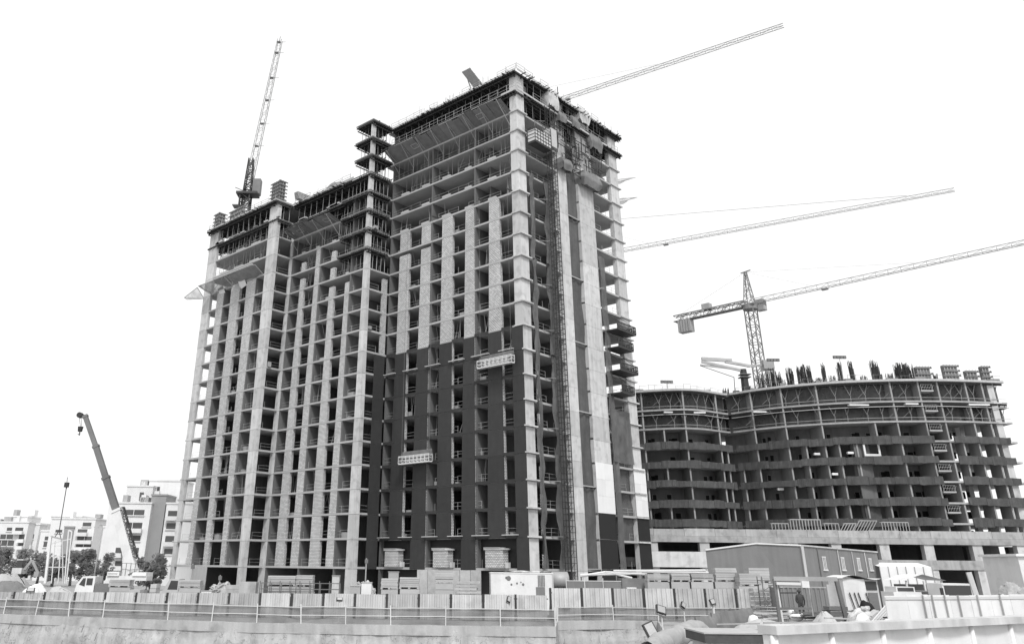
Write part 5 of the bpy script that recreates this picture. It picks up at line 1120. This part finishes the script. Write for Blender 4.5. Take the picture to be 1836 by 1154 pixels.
# white hoarding with raking braces
q0, q1 = PZ(1585, 1064, 43), PZ(1845, 1069, 47); o = thing('braced_hoarding', 'tall white hoarding held by thin raking braces behind the coping at right', 'hoarding', W(q0[0], 43, 0), VA+math.atan2(4, q1[0]-q0[0])); Lh = math.hypot(4, q1[0]-q0[0]); hh = 3.15; n = 7
for i in range(n): bpart('panel', Lh*i/n+.01, Lh*(i+1)/n-.01, random.uniform(0, .02), .06, .05, hh+random.uniform(-.03, .03), M['white_paint'], o)
bpart('top_rail', 0, Lh, -.03, -.005, hh-.2, hh-.08, M['bright_steel'], o)
for px in (1647, 1663, 1685, 1709, 1744, 1786):
    x = (px-1585)/(1845-1585)*Lh; bpart('upright', x-.025, x+.025, -.11, -.04, .05, hh, M['steel'], o); b = MB(); b.bar((x, -.12, 2.15), (x-1.3, -.7, .75), .045); b.build('brace', M['steel'], o)
# cloth barrier snaking from the pit edge
def drape(label, pts, h0, h1, m, name='cloth_barrier', bulge=.35):
    """pts: (px, py_top, t)"""
    o = thing(name, label, 'barrier', W(PZ(*pts[0])[0], pts[0][2], 0)); P = [PX(*p) for p in pts]; Q = []
    for a, c in zip(P, P[1:]): Q += [a.lerp(c, i/9) for i in range(9)]
    Q.append(P[-1]); b = MB()
    def fn(u, v):
        i = min(len(Q)-1, int(u*(len(Q)-1)+.5)); p = Q[i]; k = noise.noise((p.x*.7, p.y*.7, v*1.4))*bulge; z = p.z*(1-v)+.02
        return p-o.location - FH*(k+bulge*math.sin(math.pi*v)) + Vector((0, 0, z-p.z+.1*noise.noise((p.x*1.7, p.y, 3))*(1-v)))
    b.grid(fn, len(Q)-1, 10); b.build('cloth', M[m], o, smooth=True)
    for p in P: q = p-o.location; b = MB(); b.bar((q.x, q.y, 0), (q.x, q.y, p.z+.15), .08); b.build('post', M['mid_steel'], o)
def cloth_roll(label, pts, rad, m):
    o = thing('cloth_barrier', label, 'barrier', W(PZ(*pts[0])[0], pts[0][2], 0)); P = [PX(*p) for p in pts]; Q = []
    for a, c in zip(P, P[1:]): Q += [a.lerp(c, i/8) for i in range(8)]
    Q.append(P[-1]); Q = [sum((Q[min(max(i+k, 0), len(Q)-1)] for k in (-2, -1, 0, 1, 2)), Vector())/5 for i in range(len(Q))]; b = MB()
    def fn(u, v):
        i = min(len(Q)-1, int(u*(len(Q)-1)+.5)); p = Q[i]; d = (Q[min(i+1, len(Q)-1)]-Q[max(i-1, 0)]).normalized(); n = Vector((d.y, -d.x, 0)).normalized(); an = v*math.pi*1.5-.25*math.pi; k = rad*(1+.3*noise.noise((p.x*1.2, p.y*1.2, v*3))+.15*noise.noise((p.x*3, p.y*3, v*6)))
        return p-o.location + n*(k*math.cos(an)) + Vector((0, 0, k*math.sin(an)-rad))
    b.grid(fn, len(Q)-1, 14); b.build('cloth', M[m], o, smooth=True); b = MB(); b.bar(Q[0]-o.location-Vector((0, 0, rad)), Q[-1]-o.location-Vector((0, 0, rad)), .07); b.build('rail', M['steel'], o)
    for p in P: q = p-o.location; b = MB(); b.bar((q.x, q.y, 0), (q.x, q.y, p.z-rad), .09); b.build('post', M['dark_steel'], o)
cloth_roll('pale bulging cloth barrier curving up from the bottom edge at right', [(1160, 1152, 43), (1180, 1136, 45), (1203, 1125, 47), (1226, 1116, 49), (1248, 1110, 51), (1262, 1122, 51.5)], .5, 'sack_cloth'); drape('darker cloth barrier running back towards the brick pallets', [(1246, 1108, 54), (1275, 1102, 57), (1310, 1094, 60), (1348, 1089, 64)], .2, 1, 'grey_cloth')
# concrete bench slab with dark front
s0, z1 = PZ(1262, 1133, 40); s1, _ = PZ(1364, 1133, 40); o = thing('concrete_bench', 'pale concrete slab with a dark front edge left of the white wall', 'slab', W(s0, 40, 0), VA)
b = MB(); b.box(0, s1-s0+.6, 0, 3.2, z1-.06, z1); b.build('top', M['sand'], o); b = MB(); b.box(.03, s1-s0+.6, .04, 3.1, z1-.42, z1-.063); b.build('edge_beam', M['band_cloth'], o); b = MB(); b.box(.3, s1-s0+.6, .5, 3, 0, z1-.423); b.build('plinth', M['sand'], o)
heap('sand_heap', 'sandy bank behind the concrete slab near the white wall corner', 'heap', 1290, 1440, 1109, 50, 'sand', 4, 4, .3); heap('sand_heap', 'small white sand pile under the steel gantry', 'heap', 1404, 1432, 1088, 57, 'white_sheet', 14, .8); heap('sand_heap', 'sandy hummock right of the steel gantry foot', 'heap', 1440, 1510, 1096, 50, 'sand', 9, 2); heap('rubble_heap', 'mixed rubble in front of the white cabin', 'heap', 1490, 1620, 1096, 47, 'rubble', 12, 2.5, 1.0)
heap('dark_heap', 'black matted heap below the white cabin', 'heap', 1528, 1576, 1080, 49.5, 'void', 7, 1.2, .5, 3)
# steel gantry frame
t = 50; s0, _ = PZ(1390, 1110, t); o = thing('steel_gantry', 'open dark steel gantry frame with a bright pipe before the grey shed', 'gantry', W(s0, t, 0), VA)
def lp(px, py, y=0): s, z = PZ(px, py, t+y); return Vector((s-s0, y, z))
for n_, a, c, w_, m, y in (('post', (1388, 1037), (1399, 1118), .16, 'mid_steel', 0), ('post', (1391, 1037), (1404, 1118), .1, 'bright_steel', 0), ('post', (1499, 1037), (1517, 1110), .2, 'mid_steel', 0), ('post', (1395, 1050), (1402, 1110), .08, 'dark_steel', 2), ('post', (1450, 1052), (1458, 1104), .06, 'steel', 1), ('beam', (1386, 1036.5), (1500, 1037.5), .22, 'steel', 0), ('beam', (1388, 1040), (1500, 1039.5), .07, 'dark_steel', 0), ('beam', (1393, 1062), (1428, 1062), .06, 'dark_steel', 0), ('beam', (1395, 1090), (1455, 1090), .12, 'mid_steel', 0), ('beam', (1404, 1052), (1480, 1053), .05, 'steel', 1), ('pipe', (1392, 1045), (1437, 1046), .14, 'bright_steel', -.2), ('pipe', (1436, 1046.5), (1449, 1047), .34, 'white_paint', -.2)):
    b = MB(); b.bar(lp(*a, y), lp(*c, y), w_); b.build(n_, M[m], o)
o = thing('dark_container', 'dark grey sheeted container standing inside the steel gantry', 'container', W(PZ(1398, 1050, 68)[0], 68, 0), VA); wd = PZ(1480, 1050, 68)[0]-PZ(1398, 1050, 68)[0]; z1 = PZ(1440, 1053, 68)[1]
c_ = corr(wd, z1, .35, .06); c_.build('front_sheet', M['shed_metal'], o); b = MB(); b.box(0, wd, .05, 2.2, 0, z1-.01); b.build('body', M['shed_metal'], o); bpart('top_rail', 0, wd, -.08, .04, z1, z1+.08, M['steel'], o)
# white cabin
t = 54; s0, z1 = PZ(1510, 1037, t); s1, _ = PZ(1549, 1037, t); s2, _ = PZ(1566, 1037, t+.5); o = thing('white_cabin', 'small white cabin with a sagging roof sheet right of the steel gantry', 'cabin', W(s0, t, 0), VA); wd = s1-s0
b = MB(); b.box(0, wd, 0, 2, .2, z1); b.build('front_wall', M['white_paint'], o); b = MB(); b.box(wd+.02, s2-s0, .1, 1.9, .2, z1-.02); b.build('side_bay', M['fence_metal'], o); b = MB(); b.grid(lambda u, v: (-.15+u*(s2-s0+.3), -.2+v*2.4, z1+.04+.14*math.sin(u*5.5)+.1*u), 12, 2); b.build('roof_sheet', M['white_paint'], o)
b = MB(); b.box(wd+.12, s2-s0-.12, .06, .095, .3, z1-.75); b.build('door', M['mid_steel'], o); b = MB(); b.box(wd+.08, s2-s0-.1, .05, .095, z1-.6, z1-.12); b.build('window', M['glass'], o)
for f, l_ in ((.2, 1.3), (.42, 1.5), (.6, 1.3), (.95, 1.5)): b = MB(); b.bar((wd*f, -.08, z1-.75), (wd*f+.25, -.12, z1-.75-l_), .05); b.build('prop', M['dark_steel'], o)
b = MB(); b.bar((.2, -.15, z1-1.75), (s2-s0+.2, -.15, z1-1.75), .1); b.build('rail', M['mid_steel'], o)
o = thing('notice_board', 'upright pale board between the dark container and the white cabin', 'board', W(PZ(1482, 1048, 53)[0], 53, 0), VA); z1 = PZ(1490, 1047, 53)[1]; wd = PZ(1501, 1047, 53)[0]-PZ(1482, 1047, 53)[0]; b = MB(); b.box(0, wd, 0, .08, .8, z1); b.build('board', M['fence_metal'], o); b = MB(); b.bar((.1, .15, 0), (.1, .15, z1-.2), .07); b.bar((wd-.1, .15, 0), (wd-.1, .15, z1-.2), .07); b.build('legs', M['mid_steel'], o)
s0, z1 = PZ(1485, 1082, 50); o = thing('pipe_stack', 'stack of dark slatted trays right of the dark container', 'stack', W(s0, 50, 0), VA)
for i in range(8): bpart('tray', random.uniform(0, .1), 1.0+random.uniform(0, .1), 0, .8, z1*i/8, z1*i/8+z1/8*.6, M['mid_steel'], o)
# timber stack between pallets and gantry
s0, z1 = PZ(1350, 1052, 72); o = thing('timber_stack', 'layered pale timber stack at the end of the corrugated fence', 'timber', W(s0, 72, 0), VA)
for i in range(9): bpart('timber_layer', random.uniform(-.06, .06), 1.7+random.uniform(-.05, .05), 0, 1, z1*i/9+.003, z1*i/9+z1/9*.75, M['timber'], o)
b = MB(); b.bar((1.0, -.1, 0), (.9, -.1, z1+.6), .07); b.bar((1.5, -.2, 0), (1.5, -.2, z1+.1), .12); b.build('stake', M['bright_steel'], o)
# leaning poles and zigzag sheet
o = thing('leaning_poles', 'bundle of pale poles leaning right beside the rubble', 'poles', W(PZ(1570, 1112, 44)[0], 44, 0), VA); r = random.Random(5)
for i in range(7):
    s0_ = PZ(1570, 1112, 44)[0]; a = PZ(1565+i*5, 1113, 44); c = PZ(1600+i*4, 1072+i*3, 45); b = MB(); b.bar((a[0]-s0_, 0, max(0, a[1])), (c[0]-s0_, 1, c[1]), .08); b.build('pole', M['bright_steel'], o)
o = thing('steel_sheet', 'dark notched steel sheet leaning against the hoarding end', 'steel sheet', W(PZ(1576, 1090, 47)[0], 47, 0), VA); z1 = PZ(1585, 1068, 47)[1]; b = MB(); pts = [(0, z1-1.4), (.5, z1-1.0), (.4, z1-.7), (.8, z1-.5), (.75, z1-.25), (1.2, z1), (1.7, z1-.6), (1.5, z1-1.3), (.9, z1-2.2), (.2, z1-2.2)]
n = len(pts); b.v = [(x, .2*z, z) for x, z in pts] + [(x, .2*z+.06, z) for x, z in pts]; b.f = [tuple(range(n)), tuple(range(2*n-1, n-1, -1))] + [(i, n+i, n+(i+1) % n, (i+1) % n) for i in range(n)]; b.build('sheet', M['mid_steel'], o, recalc=True); b = MB(); b.bar((.5, .3, 0), (.6, .5, z1-2), .1); b.build('prop', M['mid_steel'], o)
# lorry behind the hoarding
t = 64; s0, z1 = PZ(1688, 1045, t); s1, _ = PZ(1741, 1045, t); o = thing('lorry', 'white lorry cab with a wide windscreen looking over the hoarding', 'truck', W(s0, t, 0), VA); wd = s1-s0
b = MB(); b.box(0, wd, 0, 2, .8, z1); b.build('cab', M['white_paint'], o); b = MB(); b.box(.12, wd-.12, -.03, -.004, z1-1.0, z1-.15); b.build('windscreen', M['glass'], o); b = MB(); b.box(.05, wd-.05, -.06, -.005, z1-.12, z1-.02); b.build('sun_visor', M['white_paint'], o); b = MB(); b.box(.05, wd-.05, 2.1, 7, 1, z1-.6); b.build('load_bed', M['shed_metal'], o)
for x in (-.25, wd+.05): b = MB(); b.box(x, x+.2, -.15, -.05, z1-.95, z1-.3); b.build('mirror', M['dark_steel'], o)
wheelset(o, (.05, wd-.3), .5, 5.6, .48)
t = 66; s0, z1 = PZ(1600, 1051, t); s1, _ = PZ(1650, 1051, t); o = thing('van', 'pale van roof showing above the hoarding left of the lorry', 'van', W(s0, t, 0), VA); wd = s1-s0; b = MB(); b.box(0, wd, 0, 1.9, .6, z1-.35); b.box(.3, wd-.4, .1, 1.8, z1-.347, z1); b.build('body', M['white_paint'], o); b = MB(); b.box(.4, wd-.5, .07, .097, z1-.3, z1-.06); b.build('side_window', M['glass'], o); wheelset(o, (.7, wd-.7), -.02, 1.7, .36)
t = 70; s0, z1 = PZ(1622, 1037, t); s1, _ = PZ(1690, 1037, t); o = thing('site_canopy', 'open canopy with a thin pale roof behind the van', 'canopy', W(s0, t, 0), VA); wd = s1-s0; b = MB(); b.quad((-.2, -.2, z1-.1), (wd*.45, -.2, z1+.35), (wd*.45, 3, z1+.35), (-.2, 3, z1-.1)); b.quad((wd*.45, -.2, z1+.35), (wd+.2, -.2, z1-.1), (wd+.2, 3, z1-.1), (wd*.45, 3, z1+.35)); b.build('roof', M['white_paint'], o)
for x in (.1, wd*.5, wd-.1): bpart('post', x-.06, x+.06, 0, .12, 0, z1-.12, M['bright_steel'], o)
bpart('back_sheet', .2, wd-.2, 2.2, 2.26, 0, z1-.4, M['shed_metal'], o); bpart('meter_box', wd*.8, wd*.8+.7, -.1, .2, z1-1.2, z1-.4, M['fence_metal'], o)
s0, z1 = PZ(1732, 1025, 62); o = thing('leaning_board', 'tall pale board leaning beside the lorry cab', 'board', W(s0, 62, 0), VA); wd = PZ(1741, 1025, 62)[0]-s0; b = MB(); b.bar((wd/2+.5, 0, 0), (wd/2, 0, z1), .12, wd); b.build('board', M['fence_metal'], o); b = MB(); b.bar((.4, .2, 1), (2.4, .2, z1-1.4), .1); b.build('stay', M['bright_steel'], o)
t = 92; s0, z1 = PZ(1823, 992, t); o = thing('site_office', 'white site office cut by the right edge of the view', 'cabin', W(s0, t, 0), VA); b = MB(); b.box(0, 9, 0, 6, 1.3, z1-.25); b.build('wall', M['white_paint'], o); b = MB(); b.box(-.3, 9.3, -.3, 6.3, z1-.247, z1); b.build('roof', M['white_paint'], o); b = MB(); b.box(.8, 2, -.04, -.004, z1-2.3, z1-1.2); b.build('window', M['glass'], o)
for x in (.1, 4, 8): bpart('leg', x, x+.3, .2, .5, 0, 1.29, M['mid_steel'], o)
heap('rubble_heap', 'heap of rubble and bundled scrap at the right edge beyond the hoarding', 'heap', 1765, 1870, 1050, 75, 'rubble', 17, 2, 1.0)
o = thing('scrap_pile', 'tangled pale bars and boxes on the rubble at the right edge', 'scrap', W(PZ(1800, 1060, 72)[0], 72, 0), VA); r = random.Random(9)
for i in range(12): x = r.uniform(-2, 3); z = r.uniform(.2, 1.6); b = MB(); b.bar((x, 0, z), (x+r.uniform(-1, 1.4), r.uniform(-.5, .5), z+r.uniform(-.1, .7)), .09); b.build('bar', M['bright_steel' if i % 2 else 'mid_steel'], o)
for i in range(4): x = -1.5+i*1.1; bpart('box', x, x+.7, .2, .8, 0, 1.2+.3*r.random(), M['block_pale'], o)

# ================================================================== CLUTTER, PAD AND WORKER at the right
s0, z0 = PZ(1378, 1103, 62); s1, _ = PZ(1485, 1103, 62); o = thing('concrete_pad', 'pale raised concrete pad under the steel gantry', 'slab', W(s0, 55, 0), VA); b = MB(); b.box(0, s1-s0, 0, 12, 0, z0); b.build('pad', M['raw_concrete'], o); b = MB(); b.box(-.1, s1-s0+.1, -.12, -.003, 0, z0-.15); b.build('shutter_board', M['timber'], o); PADZ = z0
def person(label, px, t, zb, h=1.75, lean=0):
    s, _ = PZ(px, 1090, t); o = thing('person', label, 'person', W(s, t, zb), VA+math.pi*.9); k = h/1.75
    V = {'pel': (0, 0, .95), 'sp': (0, .02, 1.2), 'ch': (0, .03, 1.38), 'nk': (0, .02, 1.5), 'hd': (0, .0, 1.6), 'tp': (0, 0, 1.7), 'hl': (-.1, 0, .9), 'kl': (-.11, -.03, .5), 'al': (-.12, .02, .09), 'fl': (-.13, -.14, .04), 'hr': (.1, 0, .9), 'kr': (.12, -.02, .5), 'ar': (.14, .03, .09), 'fr': (.15, -.13, .04), 'sl': (-.19, .03, 1.42), 'el': (-.25, .05, 1.14), 'wl': (-.22, -.08, .92), 'hndl': (-.21, -.12, .84), 'sr': (.19, .03, 1.42), 'er': (.26, .04, 1.15), 'wr': (.2, -.14, 1.0), 'hndr': (.15, -.2, .97)}
    E_ = [('pel','sp'),('sp','ch'),('ch','nk'),('nk','hd'),('hd','tp'),('pel','hl'),('hl','kl'),('kl','al'),('al','fl'),('pel','hr'),('hr','kr'),('kr','ar'),('ar','fr'),('ch','sl'),('sl','el'),('el','wl'),('wl','hndl'),('ch','sr'),('sr','er'),('er','wr'),('wr','hndr')]
    Rd = {'pel': (.15, .11), 'sp': (.14, .1), 'ch': (.17, .12), 'nk': (.06, .06), 'hd': (.09, .1), 'tp': (.075, .085), 'hl': (.09, .09), 'kl': (.065, .065), 'al': (.045, .05), 'fl': (.045, .04), 'hr': (.09, .09), 'kr': (.065, .065), 'ar': (.045, .05), 'fr': (.045, .04), 'sl': (.065, .065), 'el': (.045, .045), 'wl': (.034, .034), 'hndl': (.04, .025), 'sr': (.065, .065), 'er': (.045, .045), 'wr': (.034, .034), 'hndr': (.04, .025)}
    ks = list(V); me = bpy.data.meshes.new('body'); me.from_pydata([tuple(c*k for c in V[q]) for q in ks], [(ks.index(a), ks.index(c)) for a, c in E_], []); bd = obj('body', me, o); md = bd.modifiers.new('skin', 'SKIN'); 
    for i, q in enumerate(ks): me.skin_vertices[0].data[i].radius = tuple(r*k for r in Rd[q]); me.skin_vertices[0].data[i].use_root = (q == 'pel')
    sb = bd.modifiers.new('sub', 'SUBSURF'); sb.levels = 1; sb.render_levels = 2; me.materials.append(M['work_cloth'])
    b = MB(); b.lathe([(.115, 1.62), (.12, 1.64), (.112, 1.7), (.08, 1.77), (0, 1.79)], 14); b.v = [(x*k, y*k, z*k) for x, y, z in b.v]; b.build('helmet', M['dark_steel'], o, smooth=True)
    b = MB(); b.lathe([(.17, 1.0), (.2, 1.2), (.2, 1.4), (.13, 1.47)], 14); b.v = [(x*k, y*.72*k, z*k) for x, y, z in b.v]; b.build('jacket', M['work_cloth'], o, smooth=True); return o
person('worker in dark clothes standing among the steel gantry posts', 1437, 57, PADZ)
# planks, tubes and oddments strewn on the pad and bank
r = random.Random(11)
def strew(label, px, py, t, n, ln, m, name='plank_pile', cat='planks', zb=0):
    s0, z = PZ(px, py, t); o = thing(name, label, cat, W(s0, t, zb), VA+r.uniform(-.3, .3)); H = max(.25, z-zb)
    for i in range(n):
        zz = H*(i+.5)/n; p = Vector((r.uniform(-.3, .3), r.uniform(-.4, .4), zz)); a = r.uniform(-.25, .25); d = Vector((math.cos(a), math.sin(a), r.uniform(-.06, .06)))*ln*r.uniform(.4, .6); b = MB(); b.bar(p-d, p+d, .14, .06); b.build('plank', M[m], o)
strew('heap of pale planks on the pad left of the gantry foot', 1395, 1098, 57, 9, 2.6, 'timber', zb=PADZ); strew('flat pile of boards behind the white wall coping', 1430, 1108, 42, 6, 3.2, 'timber'); strew('tangle of dark bars on the pad right of the worker', 1462, 1096, 56, 12, 2.2, 'mid_steel', 'bar_pile', 'bars', PADZ)
strew('pale boards lying across the rubble below the white cabin', 1520, 1103, 46, 7, 2.4, 'timber'); strew('dark scrap bars before the hoarding end', 1600, 1102, 44, 10, 2.0, 'dark_steel', 'bar_pile', 'bars'); strew('low plank pile on the bank left of the white wall', 1330, 1112, 47, 6, 2.4, 'timber'); strew('mixed boards beside the timber stack', 1375, 1085, 68, 8, 2.2, 'timber'); strew('dark bars piled under the cabin rail', 1500, 1090, 51, 9, 1.8, 'mid_steel', 'bar_pile', 'bars')
for i, (px, py, t, lab) in enumerate(((1428, 1099, 56.5, 'white sack on the pad left of the worker'), (1475, 1100, 53, 'pale sack near the trays right of the worker'), (1350, 1101, 52, 'small sack on the bank left of the gantry'), (1545, 1098, 46, 'pale sack half buried in the rubble'), (1590, 1108, 43, 'pale sack at the foot of the leaning poles'))):
    s0, z = PZ(px, py, t); zb = PADZ if t > 55 else 0; o = thing('sack', lab, 'sack', W(s0, t, zb), VA+i, 'sacks lying in the yard'); b = MB(); h = max(.3, z-zb)
    b.grid(lambda u, v: (.45*math.cos(u*6.283)*math.sin(math.pi*v)**.6*(1+.15*noise.noise((u*4, v*4, i))), .3*math.sin(u*6.283)*math.sin(math.pi*v)**.6, h*(.5-.5*math.cos(math.pi*v))), 16, 8); b.build('bag', M['white_sheet'], o, smooth=True)
# scaffold tower beside the timber stack
s0, z1 = PZ(1366, 1040, 70); o = thing('scaffold_tower', 'narrow scaffold tower between the brick pallets and the steel gantry', 'scaffold', W(s0, 70, 0), VA); b = MB()
for x in (0, 1.3):
    for y in (0, 1): b.bar((x, y, 0), (x, y, z1+.3), .07)
for i in range(5):
    zz = .4+(z1-.4)*i/4
    for y in (0, 1): b.bar((0, y, zz), (1.3, y, zz), .05)
    for x in (0, 1.3): b.bar((x, 0, zz), (x, 1, zz), .05)
    if i < 4: b.bar((0, 0, zz), (1.3, 0, zz+(z1-.4)/4), .04)
b.build('tubes', M['mid_steel'], o); bpart('platform', -.1, 1.4, 0, 1, z1-.3, z1-.24, M['timber'], o)
# posts in front of the wing and rails on the ground storey
for i, (px, lab) in enumerate(((657, 'thin pale pole left of the paired block pallets'), (346, 'thin dark pole at the foot of the left tower end'), (395, 'thin pole behind the rubble below the left wing'))):
    s0, z1 = PZ(px, (1000, 1010, 1030)[i], 95); o = thing('site_pole', lab, 'pole', W(s0, 95, 0), VA); b = MB(); b.tube((0, 0, 0), (0, 0, z1), .08, .06, 8); b.box(-.25, .25, -.25, .25, 0, .08); b.build('pole', M['steel'], o); b = MB(); b.box(-.15, .2, -.1, .1, z1-.5, z1-.1); b.build('junction_box', M['mid_steel'], o)
